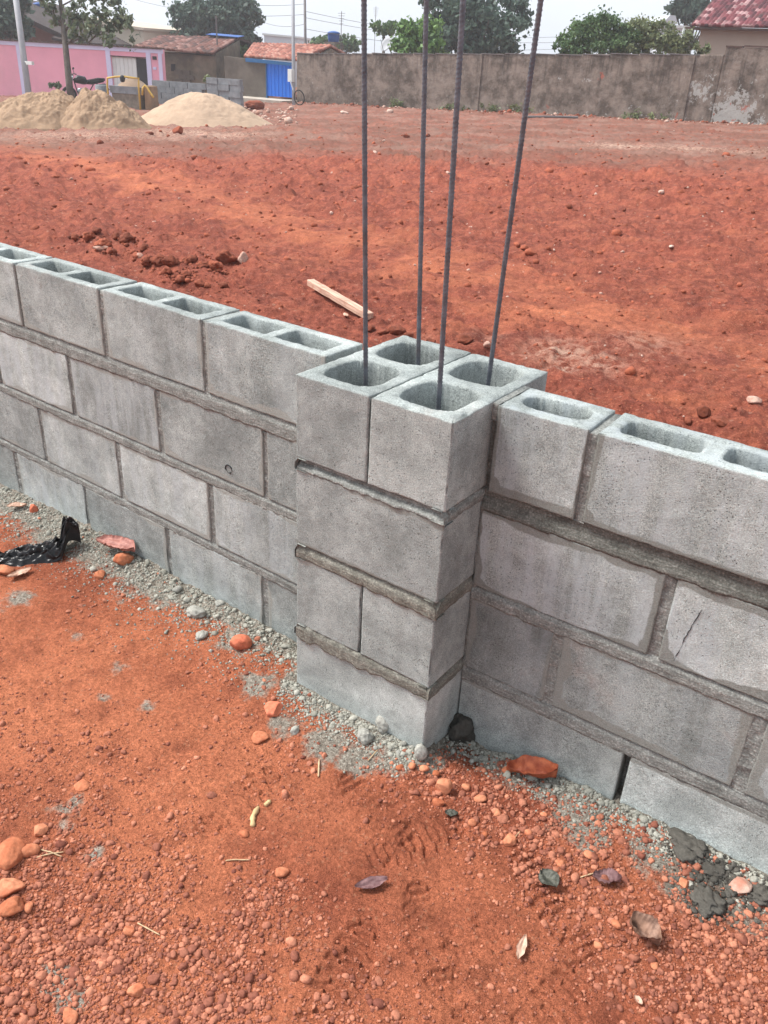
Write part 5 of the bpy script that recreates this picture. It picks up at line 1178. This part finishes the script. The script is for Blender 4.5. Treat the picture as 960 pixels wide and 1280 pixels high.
def wire(a, b, d0, d1, sag, label):
    A = at(*a, d0); B = at(*b, d1); t = np.linspace(0, 1, 24)[:, None]; P = A*(1-t)+B*t; P[:, 2] -= sag*4*(t*(1-t))[:, 0]
    mb = MB(); mb.tube(P, .011, 5); tag(mb.build('power_line', M['poledark'], loc=A, smooth=True), label, 'power line', 'power lines in the sky')
for k, (a, b, d0, d1) in enumerate([((381, 14), (700, 46), 50, 62), ((381, 22), (720, 52), 50, 62), ((381, 36), (720, 60), 50, 62), ((381, 30), (300, 10), 50, 58), ((381, 18), (150, -6), 50, 58), ((381, 5), (200, -20), 50, 58)]):
    wire(a, b, d0, d1, .5, ['uppermost thin wire running right from the dark pole', 'second thin wire running right from the dark pole', 'lowest thin wire running right from the dark pole', 'lowest thin wire running left from the dark pole', 'middle thin wire running left from the dark pole', 'uppermost thin wire running left from the dark pole'][k])
def antenna(u, v0, d, label, zb):
    T = at(u, v0, d); mb = MB(); z = gz(T[0], T[1]); mb.tube([(T[0], T[1], z-.1), (T[0], T[1], T[2])], .018, 6)
    o = empty('antenna', (T[0], T[1], z), label, 'antenna', 'thin rooftop antennas'); mb.build('mast', M['poledark'], o)
    mb = MB()
    for i in range(5): mb.tube([T+np.array([-.25+.03*i, 0, -.1-.12*i]), T+np.array([.25-.03*i, 0, -.1-.12*i])], .009, 5)
    mb.build('cross_bars', M['poledark'], o)
antenna(427, 14, 46, 'thin antenna right of the blue water tank', 0); antenna(470, 8, 60, 'faint far antenna left of the palm like tree', 0)
# satellite dish
P = at(484, 56, 38.); dd = empty('satellite_dish', P, 'grey satellite dish above the weathered wall', 'satellite dish'); mb = MB(); n = 20; Vd = []; ax = np.array([-.25, -.85, .45]); ax /= np.linalg.norm(ax); a_ = np.cross(ax, [0, 0, 1.]); a_ /= np.linalg.norm(a_); b_ = np.cross(ax, a_)
for off in (0, -.02):
    for r in (0.0001, .12, .24, .34):
        for k in range(n): t = 2*math.pi*k/n; Vd.append(P+(a_*math.cos(t)+b_*math.sin(t))*r+ax*(r*r*.7+off))
Fd = [(o*4*n+j*n+k, o*4*n+j*n+(k+1) % n, o*4*n+(j+1)*n+(k+1) % n, o*4*n+(j+1)*n+k) for o in (0, 1) for j in range(3) for k in range(n)]+[(3*n+k, 3*n+(k+1) % n, 7*n+(k+1) % n, 7*n+k) for k in range(n)]
mb.add(Vd, Fd); mb.build('dish', M['polegrey'], dd, True); mb = MB(); mb.tube([P-ax*.03, (P[0]+.1, P[1]+.2, P[2]-.3), (P[0]+.1, P[1]+.2, gz(P[0], P[1]))], .03, 6); mb.tube([P+b_*.33+ax*.05, P+ax*.42], .012, 5); mb.build('arm', M['poledark'], dd)

# ---- stacked blocks, trough, motorcycle, sand
def solid_block(mb, f, x0, x1, y0, y1, z0, z1):
    """grey hollow block on its side: shell with two recessed cells on the face towards the camera"""
    t = .03; c = .006
    P = [(x0, y0+c, z0), (x1, y0+c, z0), (x1, y1, z0), (x0, y1, z0), (x0+c, y0, z0+c), (x1-c, y0, z0+c), (x0+c, y0, z1-.045), (x1-c, y0, z1-.045)]
    mb.box(x0, x1, y0, y1, z0+c, z1-.042, f.M); mb.box(x0+c, x1-c, y0+c, y1-c, z0, z0+c-.0005, f.M)
    mb.box(x0, x1, y0, y0+t, z1-.0415, z1, f.M); mb.box(x0, x1, y1-t, y1, z1-.0415, z1, f.M)
    for a in (x0, (x0+x1)/2-t/2, x1-t): mb.box(a, a+t, y0+t+.0005, y1-t-.0005, z1-.0415, z1-.001, f.M)
def block_stack():
    f = fr((205, 106, 30.5), (308, 100, 29.0)); 
    base = lambda x: f.base(x)
    def one(x, z, label, mt=M['greyblk'], y=0., L=.39, w=.19):
        mb = MB(); solid_block(mb, f, x, x+L, y, y+w, z, z+.19); o = mb.build('concrete_block', mt, loc=f.p(x+L/2, y+w/2, z)); tag(o, label, 'concrete block', 'loose concrete blocks stacked by the sand heaps')
    x0 = f.px(185, 110)[0]; x1 = f.px(262, 110)[0]; zt = f.px(230, 103)[1]; zb = base((x0+x1)/2); nr = max(3, int(round((zt-zb)/.192)))
    for r in range(nr):
        n = int((x1-x0)/.40)
        for c in range(n):
            one(x0+c*.405+(.19 if r % 2 else 0)+(.012*math.sin(r*5+c*3)), zt-(nr-r)*.192, ['lowest', 'second', 'third', 'fourth', 'fifth', 'sixth'][r]+' row block in the long low stack behind the pale sand heap')
    xs0 = f.px(265, 110)[0]; xs1 = f.px(307, 110)[0]; zt = f.px(285, 98)[1]; zb = base((xs0+xs1)/2); nr2 = max(4, int(round((zt-zb)/.192)))
    for r in range(nr2):
        for c in range(3):
            one(xs0+c*(xs1-xs0)/3+.015*math.sin(r*4+c), zt-(nr2-r)*.192, ['bottom', 'second', 'third', 'fourth', 'fifth', 'sixth', 'seventh'][r]+' row block, '+['left', 'middle', 'right'][c]+' column of the tall stack at the right end', y=-.3+.02*math.sin(r*3+c*2), L=(xs1-xs0)/3-.02)
block_stack()
def trough():
    f = fr((136, 106, 29.), (182, 106, 28.6)); o = empty('mixing_trough', f.p(f.L/2, .4, f.base(f.L/2)), 'stained concrete trough heaped with pale sand between the sand heaps', 'trough')
    zt = f.px(155, 108)[1]; zm = f.px(155, 117)[1]; x0, x1 = f.px(137.5, 110)[0], f.px(175, 110)[0]; b = f.base(x0)
    mb = MB(); f.prism(mb, [(x0+.08, b-.2), (x1-.08, b-.2), (x1-.03, zm-.002), (x0+.03, zm-.002)], .03, .95); mb.build('base', M['troughc'], o)
    mb = MB(); f.prism(mb, [(x0, zm), (x1, zm), (x1+.03, zt), (x0-.03, zt)], 0, 1.0); mb.build('rim', M['greyblk'], o)
    n = 24; V = []; F = []
    for j in range(7):
        for k in range(n): t = 2*math.pi*k/n; r = j/6; V.append(f.p((x0+x1)/2+(x1-x0)*.46*r*math.cos(t), .5+.45*r*math.sin(t), zt+.003+.27*(1-r**1.5)+.015*math.sin(k*2.1+j)*(r < 1)))
    F = [(j*n+k, j*n+(k+1) % n, (j+1)*n+(k+1) % n, (j+1)*n+k) for j in range(6) for k in range(n)]; mb = MB(); mb.add(V, F); hp = mb.build('sand_fill', M['sand2'], smooth=True, loc=f.p((x0+x1)/2, .5, zt)); tag(hp, 'small cone of pale sand heaped in the concrete trough', 'sand')
    o2 = empty('pipe_frame', f.p(f.L/2, -.1, f.base(f.L/2)), 'yellow pipe frame standing round the concrete trough', 'metal frame'); mb = MB()
    c = [f.p(*(lambda q: (q[0], -.06, q[1]))(f.px(u, v))) for u, v in ((135.5, 108), (135.5, 97.5), (146, 96), (155, 95.5), (166, 97), (174.5, 98), (174.5, 108))]
    P0 = c[0].copy(); P0[2] = f.base(0); P1 = c[-1].copy(); P1[2] = f.base(f.L); mb.tube([P0]+c+[P1], .033, 8); mb.build('pipe', M['yellow'], o2, True)
    kx, kz = f.px(155, 97.5); mb = MB(); K = f.p(kx, -.1, kz); mb.lathe([(.03, -.13), (.075, -.1), (.09, 0), (.06, .07), (.02, .09)], K, 12); mb.build('knob', M['black'], o2, True)
    # coiled pale hose
    mb = MB(); Hs = [f.p(*(lambda q: (q[0], -.2, q[1]))(f.px(u, v, -.2))) for u, v in ((178, 119), (178.5, 110), (181, 107), (184, 110), (187, 115), (190, 119), (192, 122))]; mb.tube(Hs, .035, 8); tag(mb.build('hose', M['yellow'], smooth=True, loc=Hs[-1]), 'looped yellowish hose right of the concrete trough', 'hose')
    mb = MB(); f.prism(mb, [(x1+.08, f.base(x1)-.2), (x1+.33, f.base(x1)-.2), (x1+.30, f.px(180, 108)[1]), (x1+.1, f.px(180, 107)[1])], .1, .6); tag(mb.build('timber_form', M['sand'], loc=f.p(x1+.2, .3, f.base(x1))), 'tan upright form board right of the trough', 'form board')
    # drum left of it
    q = at(127.5, 113, 30.2); z = gz(q[0], q[1]); zt = at(127, 106, 30.2)[2]; mb = MB(); h = zt-z; mb.lathe([(.22, 0), (.23, .02), (.215, h*.3), (.23, h*.33), (.215, h*.36), (.215, h*.64), (.23, h*.67), (.215, h*.7), (.23, h-.01), (.19, h)], (q[0], q[1], z), 18); tag(mb.build('drum', M['greyblk'], loc=(q[0], q[1], z), smooth=True), 'grey drum between the motorcycle and the trough', 'drum')
trough()
def motorcycle():
    C = at(107, 113, 33.); z = gz(C[0], C[1]); zt = at(98, 96, 33.)[2]
    o = empty('motorcycle', (C[0], C[1], z), 'black motorcycle parked behind the lumpy sand heap', 'motorcycle'); o_d = RGT*.80+FWD*.60; n_d = np.array([-o_d[1], o_d[0]]); o_d = o_d/np.linalg.norm(o_d); n_d = n_d/np.linalg.norm(n_d)
    S_ = max(1.0, (zt-z)/1.12)
    def P(x, y, h): return np.array([C[0]+o_d[0]*x*S_+n_d[0]*y*S_, C[1]+o_d[1]*x*S_+n_d[1]*y*S_, z+h*S_])
    for x in (-.65, .62):
        mb = MB(); mb.torus(P(x, 0, .30), (n_d[0], n_d[1], 0), .25*S_, .05*S_, 26, 8); w = mb.build('wheel', M['rubber'], o, True)
        mb = MB(); mb.torus(P(x, 0, .30), (n_d[0], n_d[1], 0), .19*S_, .016*S_, 20, 6)
        for k in range(8): t = k*math.pi/4; mb.tube([P(x, 0, .30), P(x+.19*math.cos(t), 0, .30+.19*math.sin(t))], .006*S_, 5)
        r = mb.build('rim', M['chrome'], o); r.parent = w; r.location = (0, 0, 0)
    mb = MB(); mb.tube([P(-.65, 0, .3), P(-.5, 0, .75), P(-.43, 0, .98)], [.03*S_]*3, 8); mb.build('front_fork', M['chrome'], o, True)
    mb = MB(); mb.tube([P(-.40, -.33, 1.02), P(-.44, -.2, 1.04), P(-.46, 0, 1.0), P(-.44, .2, 1.04), P(-.40, .33, 1.02)], .02*S_, 7); mb.build('handlebar', M['black'], o, True)
    for s in (-1, 1): mb = MB(); mb.tube([P(-.44, s*.2, 1.04), P(-.47, s*.24, 1.2)], .010*S_, 5); mb.tube([P(-.47, s*.22, 1.2), P(-.47, s*.30, 1.23)], .035*S_, 7); mb.build('mirror', M['black'], o)
    mb = MB(); mb.lathe([(.04, -.09), (.10, -.05), (.11, .04), (.05, .10)], P(-.60, 0, .88), 12); mb.build('headlight', M['chrome'], o, True)
    mb = MB(); mb.tube([P(-.42, 0, .78), P(-.25, 0, .84), P(-.02, 0, .80), P(.08, 0, .72)], np.array([.06, .15, .15, .07])*S_, 12); mb.build('fuel_tank', M['black'], o, True)
    mb = MB(); mb.tube([P(.02, 0, .75), P(.25, 0, .76), P(.55, 0, .82), P(.80, 0, .86)], np.array([.07, .10, .10, .05])*S_, 10); mb.build('seat', M['rubber'], o, True)
    mb = MB(); mb.tube([P(-.3, 0, .42), P(-.05, 0, .38), P(.12, 0, .45)], np.array([.12, .17, .11])*S_, 10); mb.build('engine', M['chrome'], o, True)
    mb = MB(); mb.tube([P(-.42, 0, .85), P(-.33, 0, .4), P(.1, 0, .33), P(.62, 0, .3)], .025*S_, 7); mb.tube([P(.1, 0, .35), P(.35, 0, .7), P(.75, 0, .78)], .022*S_, 7); mb.tube([P(.62, .1, .3), P(.5, .1, .72)], .022*S_, 7); mb.build('frame', M['black'], o, True)
    mb = MB(); mb.tube([P(-.2, .16, .28), P(.3, .16, .27), P(.75, .16, .38)], np.array([.025, .04, .045])*S_, 8); mb.build('exhaust', M['chrome'], o, True)
    mb = MB(); mb.tube([P(.45, 0, .62), P(.78, 0, .66), P(.92, 0, .48)], np.array([.06, .07, .05])*S_, 8); mb.build('rear_mudguard', M['black'], o, True)
motorcycle()
def heap(name, label, peak, ul, ur, vb, mat, seed, lump, power, asp=.75, lumpf=1.6):
    B = ground_at((ul+ur)/2, vb); d = float(proj(B)[2][0]); R_ = (ur-ul)/2*d/FPX; c = B[:2]+FWD*R_*asp*.92
    dc = float(proj([c[0], c[1], B[2]])[2][0]); hz = at(peak[0], peak[1], dc)[2]-gz(*c)
    # peak is offset sideways from the middle of the foot
    off = (peak[0]-(ul+ur)/2)*dc/FPX
    n, m = 260, 150; r = np.linspace(0, 1.12, m)[:, None]; t = np.linspace(0, 2*np.pi, n, endpoint=False)[None]
    wob = 1+.06*fbm2(np.cos(t)*1.5+seed, np.sin(t)*1.5, seed, 3)
    lx = r*np.cos(t)*R_*wob+off*(1-np.clip(r, 0, 1)); ly = r*np.sin(t)*R_*asp*wob
    x = c[0]+RGT[0]*lx+FWD[0]*ly; y = c[1]+RGT[1]*lx+FWD[1]*ly
    rc = np.clip(r, 0, 1.12); prof = np.clip(1-(rc)**power, -1, 1)*(1-.25*np.exp(-(rc/.12)**2)*.3)
    prof = np.where(rc < .14, prof*(1-.10*(1-rc/.14)), prof)
    hgt = hz*(prof+lump*fbm2(x*lumpf, y*lumpf, seed+1, 4, .6)*sst(1.05, .7, rc)+lump*.9*np.abs(fbm2(x*3.2, y*3.2, seed+4, 4, .6))*sst(1.05, .8, rc))
    z = gz(*c)+hgt-np.where(rc > 1, .25*(rc-1)/.12, 0)+(H(x, y, False)-gz(*c))*rc
    z = np.maximum(z, H(x, y, False)-.3)
    V = np.stack([x, y, z], -1).reshape(-1, 3); i = np.arange(m-1)[:, None]*n; k = np.arange(n)[None]; k2 = (k+1) % n
    F = np.stack([i+k, i+n+k, i+n+k2, i+k2], -1).reshape(-1, 4); org = np.array([c[0], c[1], gz(*c)])
    o = mesh_np(name, V-org, F, mat, True); o.location = org; tag(o, label, 'sand heap', 'sand heaps'); return o
heap('sand_heap', 'lumpy tan sand heap at the far left with a broad top', (44, 104), -80, 108, 161, M['sand'], 5, .15, 1.15)
heap('sand_heap', 'lumpy tan sand heap in the middle, between the other two', (106, 107), 44, 176, 161, M['sand'], 8, .18, 1.2)
heap('sand_heap', 'smooth pale sand heap in front of the stacked blocks', (240, 111), 146, 334, 158.5, M['sand2'], 12, .06, 1.3, lumpf=1.1)
# debris along the far wall foot and by the blue gate
def strip_rubble():
    n = 620; xs = RNG.uniform(-.5, fw.L+3, n); off = -np.abs(RNG.normal(0, .55, n))-.1
    P = fw.M(np.stack([xs, off, xs*0], 1)); sz = np.clip(RNG.lognormal(math.log(.035), .5, n), .015, .11)
    a = RNG.random(n) < .55
    scatter('wall_foot_rubble', P[a, 0], P[a, 1], sz[a], M['clod'], RNG.random(a.sum())*.7, PEB1, .3)
    scatter('wall_foot_debris', P[~a, 0], P[~a, 1], sz[~a]*.9, M['pale'], RNG.random((~a).sum()), PEB1, .3)
    B = [ground_at(u, v) for u, v in zip(RNG.uniform(300, 372, 90), RNG.uniform(136, 158, 90))]; B = np.array(B); s = np.clip(RNG.lognormal(math.log(.05), .5, 90), .02, .15)
    scatter('gate_rubble', B[:, 0], B[:, 1], s, M['pale'], RNG.random(90), PEB1, .3)
strip_rubble()
_a, _b = ground_at(658, 148), ground_at(722, 149.5); mb = MB(); mb.tube([_a+[0, 0, .05], (_a+_b)/2+[0, 0, .06], _b+[0, 0, .05]], .035, 7); tag(mb.build('timber', M['poledark'], loc=_a), 'long dark timber lying at the foot of the weathered wall', 'timber')
S(318, 137, 26, M['clod'], 'large red earth lump by the foot of the tall block stack', 'soil clod', 'soil_clod', tone=.3, rough=.3, asp=(1, .7, .5))
S(355, 147, 9, M['pale'], 'white chip lying before the blue gate pavement', tone=1.)
S(430, 142, 12, M['pale'], 'white debris chip at the weathered wall foot', tone=1., asp=(1, .6, .4))
S(488, 141, 10, M['pale'], 'pale lump at the weathered wall foot between first and second bars', tone=.9)

# ---- trees
def leaf_mesh(name, centres, spread, nleaf, size, mat, parent, seed, droop=.2, elong=1.6):
    r = np.random.default_rng(seed); k = r.integers(0, len(centres), nleaf); g_ = r.normal(size=(nleaf, 3)); g_ /= np.linalg.norm(g_, axis=1)[:, None]+1e-9
    P = centres[k]+g_*(spread[k]*np.minimum(1.9, np.abs(r.normal(0, .8, nleaf))))[:, None]*np.array([1, 1, .8])
    s = size*r.uniform(.6, 1.3, nleaf); a = r.normal(size=(nleaf, 3)); a[:, 2] -= droop; a /= np.linalg.norm(a, axis=1)[:, None]
    b = np.cross(a, r.normal(size=(nleaf, 3))); b /= np.linalg.norm(b, axis=1)[:, None]; nn = np.cross(a, b)
    L = (s*elong*.5)[:, None]*a; W = (s*.5)[:, None]*b; bendv = (s*.12)[:, None]*nn
    V = np.stack([P-L, P-L*.2+W+bendv, P+L, P-L*.2-W+bendv], 1).reshape(-1, 3)
    F = np.arange(nleaf*4).reshape(-1, 4); ctone = r.random(len(centres)); tone = np.clip(.25*r.random(nleaf)+.55*ctone[k]+.2*r.random(nleaf), 0, 1)
    return mesh_np(name, V-np.array(parent.location), F, mat, False, {'tone': np.repeat(tone, 4)}, parent)
def tree(u, d, blobs, label, leafmat, nleaf, size, seed, trunk_r=.14, name='tree', trunk_u=None, clump=.42, dens=1., group=None, stems=None, tmat=None, cat='tree', limbs=True):
    """blobs: (u, v, ru, rv) ellipses of the crown in the photo, given real depth at distance d"""
    r = np.random.default_rng(seed); tu = trunk_u if trunk_u is not None else u
    A = at(tu, 90, d); z = gz(A[0], A[1]); o = empty(name, (A[0], A[1], z), label, cat, group); s = d/FPX; Cs = []; Sp = []; area = sum(b[2]*b[3] for b in blobs)
    right = R[0]; up = np.array([0, 0, 1.]); fw_ = np.array([FWD[0], FWD[1], 0])
    for (bu, bv, ru, rv) in blobs:
        c = at(bu, bv, d); nb = max(6, int(dens*130*ru*rv/area)); q = r.normal(size=(nb, 3)); q /= np.linalg.norm(q, axis=1)[:, None]; q *= (r.random(nb)**.4)[:, None]
        Cs.append(c+q[:, :1]*right*ru*s+q[:, 1:2]*fw_*ru*s*.8+q[:, 2:]*up*rv*s); Sp.append(np.full(nb, clump)*r.uniform(.6, 1.25, nb)*min(ru, rv)*s*.95)
    Cs = np.concatenate(Cs); Sp = np.concatenate(Sp)
    mb = MB(); cmean = Cs.mean(0); base = np.array([A[0], A[1], z-.2]); fork = base*.35+np.array([cmean[0], cmean[1], Cs[:, 2].min()])*.65; fork[2] = max(fork[2], z+.6)
    mid = (base+fork)/2+np.array([.05, .03, 0]); mb.tube([base, mid, fork], [trunk_r*1.25, trunk_r, trunk_r*.8], 9)
    if limbs:
        for k in r.choice(len(Cs), min(len(Cs), 16), replace=False):
            e_ = Cs[k]; m_ = (fork+e_)/2+r.normal(size=3)*.12; mb.tube([fork-[0, 0, .05], m_, e_], [trunk_r*.55, trunk_r*.32, trunk_r*.1], 6)
    mb.build('trunk', tmat or M['trunk'], o, True)
    leaf_mesh('crown', Cs, Sp, nleaf, size, leafmat, o, seed+1); return o
G = 'trees beyond the walls'
tree(272, 52., [(272, 22, 46, 26), (240, 26, 26, 24), (306, 28, 28, 22), (258, 8, 32, 18), (290, 10, 28, 16), (275, 44, 50, 16), (226, 20, 14, 12)], 'large dense dark tree behind the brown roofed house', M['leaf_dark'], 14000, .20, 11, group=G)
tree(598, 40., [(600, 62, 56, 9), (600, 10, 52, 24), (570, 26, 40, 28), (618, 40, 42, 28), (590, 40, 50, 26), (560, 10, 34, 18), (640, 12, 20, 16), (590, 52, 46, 18), (560, 48, 26, 20), (648, 28, 13, 10), (585, -14, 40, 18), (640, 52, 12, 10)], 'tall dark broadleaf tree behind the wall seen between the steel bars', M['leaf_dark'], 17000, .16, 12, group=G, clump=.46)
tree(520, 36., [(522, 62, 32, 9), (520, 48, 22, 18), (512, 38, 16, 12), (505, 56, 14, 11), (535, 40, 16, 16), (540, 56, 18, 12)], 'light green leafy tree left of the tall dark one', M['leaf_bright'], 6000, .13, 13, trunk_r=.08, group=G, clump=.5, limbs=False)
tree(742, 31., [(788, 52, 20, 14), (745, 60, 50, 12), (720, 62, 30, 10), (745, 42, 34, 20), (720, 48, 24, 16), (765, 40, 22, 16), (705, 56, 16, 12), (740, 28, 20, 9), (775, 54, 20, 14)], 'rounded mid green bush above the wall', M['leaf_mid'], 15000, .080, 14, trunk_r=.05, group='bushes above the weathered wall', name='bush', cat='bush', clump=.46, limbs=False)
tree(828, 31., [(790, 54, 20, 14), (825, 62, 48, 9), (825, 48, 32, 17), (800, 44, 22, 18), (850, 54, 24, 13), (872, 60, 14, 8), (812, 34, 14, 8)], 'olive toned feathery bush next to the tiled house', M['leaf_dry'], 13000, .075, 15, trunk_r=.05, group='bushes above the weathered wall', name='bush', cat='bush', clump=.46, limbs=False)
tree(868, 52., [(868, 10, 26, 20), (850, 4, 14, 14), (880, 22, 18, 10), (860, -12, 26, 14)], 'dark tree behind the tiled house at right', M['leaf_dark'], 3800, .22, 16, group=G)
tree(8, 42., [(6, 20, 26, 22), (24, 38, 12, 14), (-20, 30, 30, 24), (28, 12, 12, 12), (0, -4, 30, 16), (34, 30, 6, 16)], 'dark leafy tree at the far left edge behind the pole', M['leaf_dark'], 5200, .19, 17, group=G)
tree(412, 60., [(402, 54, 14, 8), (430, 54, 20, 8), (440, 58, 10, 6), (415, 50, 12, 6)], 'low distant tree round the blue tank', M['leaf_mid'], 1500, .22, 18, group=G)
tree(300, 44., [(302, 66, 10, 8), (290, 70, 8, 6)], 'small shrub between the brown roof and the red roof', M['leaf_mid'], 500, .16, 19, trunk_r=.05, name='bush', cat='bush')
tree(277, 29.6, [(259, 99, 5, 3.5)], 'tiny yellow green plant above the low block stack', M['leaf_dry'], 120, .09, 21, trunk_r=.02, trunk_u=259, name='bush', cat='bush', limbs=False)
tree(67, 34., [(64, 106, 3.5, 2.5), (72, 107, 4, 3)], 'small dark plants at the pink wall foot', M['leaf_grey'], 140, .10, 22, trunk_r=.02, name='bush', cat='bush', limbs=False)
# thin street tree with sparse crown
def street_tree():
    d = 29.; A = at(86, 108, d); z = gz(A[0], A[1]); o = empty('tree', (A[0], A[1], z), 'thin trunked street tree with sparse foliage before the pink wall', 'tree', G); mb = MB()
    P = lambda u, v, dd=0: at(u, v, d+dd)
    b0 = P(87, 112); b0[2] = z-.2; trunk = [b0, P(86, 100), P(82, 60), P(79, 30), P(76, 8), P(75, -20)]; mb.tube(trunk, [.125, .115, .10, .085, .065, .04], 9); br = []
    for pts, r0 in ([[(79, 33), (70, 28), (62, 12), (52, 0), (44, -12)], .05], [[(79, 30), (68, 22), (66, 8), (62, -8)], .04], [[(81, 40), (90, 25), (93, 10), (92, -8)], .04], [[(80, 36), (88, 32), (95, 20), (100, 0)], .03], [[(82, 58), (93, 46), (98, 30), (108, 22)], .035], [[(110, 54), (122, 42), (135, 34), (150, 26)], .028], [[(83, 55), (100, 48), (112, 40), (130, 22), (150, 10)], .03], [[(76, 8), (98, -4), (125, -6)], .03]):
        off = random.uniform(-.5, .5); L = [P(u, v, off*i/len(pts)) for i, (u, v) in enumerate(pts)]; mb.tube(L, np.linspace(r0, r0*.3, len(L)), 6); br += L[1:]
    mb.build('trunk', M['trunk'], o, True)
    cl = [(118, 4), (130, 8), (140, 4), (150, 14), (126, 16), (138, 18), (148, 22), (158, 25), (162, 22), (145, 30), (152, 34), (138, 38), (128, 28), (118, 24), (142, 46), (132, 46), (122, 36), (112, 30), (105, 10), (98, 16), (90, 4), (60, 8), (52, 2), (108, 34), (100, 26), (138, 57), (112, 0), (122, -6), (140, -6), (95, 38), (85, 14), (70, 2), (165, 50), (148, 4), (132, 0), (156, 30), (118, 14)]
    r = np.random.default_rng(5); Cs = np.array([P(u+r.normal()*2, v+r.normal()*2, r.normal()*.5) for u, v in cl]+br); leaf_mesh('crown', Cs, r.uniform(.10, .27, len(Cs)), 1900, .115, M['leaf_grey'], o, 6, droop=.5)
street_tree()
# papaya like tree: bare stem with a tuft of drooping leaves
def papaya():
    d = 44.; A = at(480, 80, d); z = gz(A[0], A[1]); o = empty('tree', (A[0], A[1], z), 'slender papaya tree with a drooping leaf tuft above the wall', 'tree', G); T = at(480, 36, d); mb = MB(); mb.tube([(A[0], A[1], z-.2), T], [.10, .07], 8); mb.build('trunk', M['trunk'], o, True)
    mb = MB(); pts = []
    for k in range(11):
        a = k*2*math.pi/11+.3; L = .45+.25*random.random(); E_ = T+np.array([math.cos(a)*L, math.sin(a)*L, .18-.35*random.random()]); mb.tube([T, (T+E_)/2+[0, 0, .12], E_], .012, 5); pts.append(E_)
    mb.build('leaf_stalks', M['leaf_mid'], o); leaf_mesh('crown', np.array(pts+[T]), np.full(12, .22), 420, .16, M['leaf_mid'], o, 9, droop=1.2)
papaya()
# weeds at the wall foot
for k, (u, v) in enumerate([(572, 133), (500, 139), (620, 147), (800, 158), (648, 148)]):
    P = fw.p(*(lambda q: (q[0], -.2, 0))(fw.px(u, v))); z = gz(P[0], P[1]); o = empty('weed', (P[0], P[1], z), 'low dry weed tuft at the foot of the weathered wall', 'weed', 'weeds at the wall foot'); r = np.random.default_rng(k)
    leaf_mesh('foliage', np.array([P[0], P[1], z+.12])+r.normal(size=(6, 3))*[.25, .1, .06], np.full(6, .16), 160, .07, M['leaf_dry'], o, 30+k)

# ------------------------------------------------------------------ light
w = bpy.data.worlds.new('World'); SC.world = w; w.use_nodes = True; t = w.node_tree; t.nodes.clear(); n = Nd(t)
SUN_EL, SUN_AZ = math.radians(54), math.atan2(-.38, -.925)     # sun beyond the wall, slightly to the left
sky = n('TexSky', sky_type='NISHITA', sun_disc=False, sun_elevation=SUN_EL, sun_rotation=math.pi/2-SUN_AZ, air_density=1.0, dust_density=4.0, ozone_density=1.0)
gen = n('TexCoord').outputs['Generated']
bw = n('RGBToBW', {0: sky.outputs[0]}).outputs[0]
grey = n('CombineColor', {0: n.math('MULTIPLY', bw, .99), 1: bw, 2: n.math('MULTIPLY', bw, 1.03)}).outputs[0]
cl = n.noise(2.2, gen, 6, .6)
ov = n.mix(.82, sky.outputs[0], grey)
ov = n.mix(.62, ov, (4.25, 4.62, 5.1))
ov = n.hsv(ov, n.ramp(cl, .3, .7, .93, 1.08))
bg = n('Background', {'Color': ov, 'Strength': .13}); out = n('OutputWorld'); t.links.new(bg.outputs[0], out.inputs[0])
sd = bpy.data.lights.new('sun', 'SUN'); sd.energy = 2.5; sd.angle = math.radians(18); sd.color = (1, .96, .90)
so = bpy.data.objects.new('sun', sd); COL.objects.link(so); sv = Vector((math.cos(SUN_AZ)*math.cos(SUN_EL), math.sin(SUN_AZ)*math.cos(SUN_EL), math.sin(SUN_EL)))
so.rotation_euler = sv.to_track_quat('Z', 'Y').to_euler(); so.location = (0, 10, 20)
SC.view_settings.view_transform = 'Standard'; SC.view_settings.look = 'None'; SC.view_settings.exposure = 1.12; SC.view_settings.gamma = 1
SC.cycles.max_bounces = 6; SC.cycles.diffuse_bounces = 3; SC.cycles.use_denoising = True

# ------------------------------------------------------------------ thin haze over the lot
hm = bpy.data.materials.new('haze_air'); hm.use_nodes = True; ht = hm.node_tree; ht.nodes.clear()
ho = ht.nodes.new('ShaderNodeOutputMaterial'); hv = ht.nodes.new('ShaderNodeVolumePrincipled'); hv.inputs['Color'].default_value = (.86, .90, .95, 1); hv.inputs['Density'].default_value = .0014; hv.inputs['Anisotropy'].default_value = .2
ht.links.new(hv.outputs[0], ho.inputs['Volume'])
mb = MB(); mb.box(C0[0]-205, C0[0]+205, C0[1]-205, C0[1]+205, -8.2, 7.8); tag(mb.build('haze', hm), kind='stuff')
SC.cycles.volume_bounces = 1
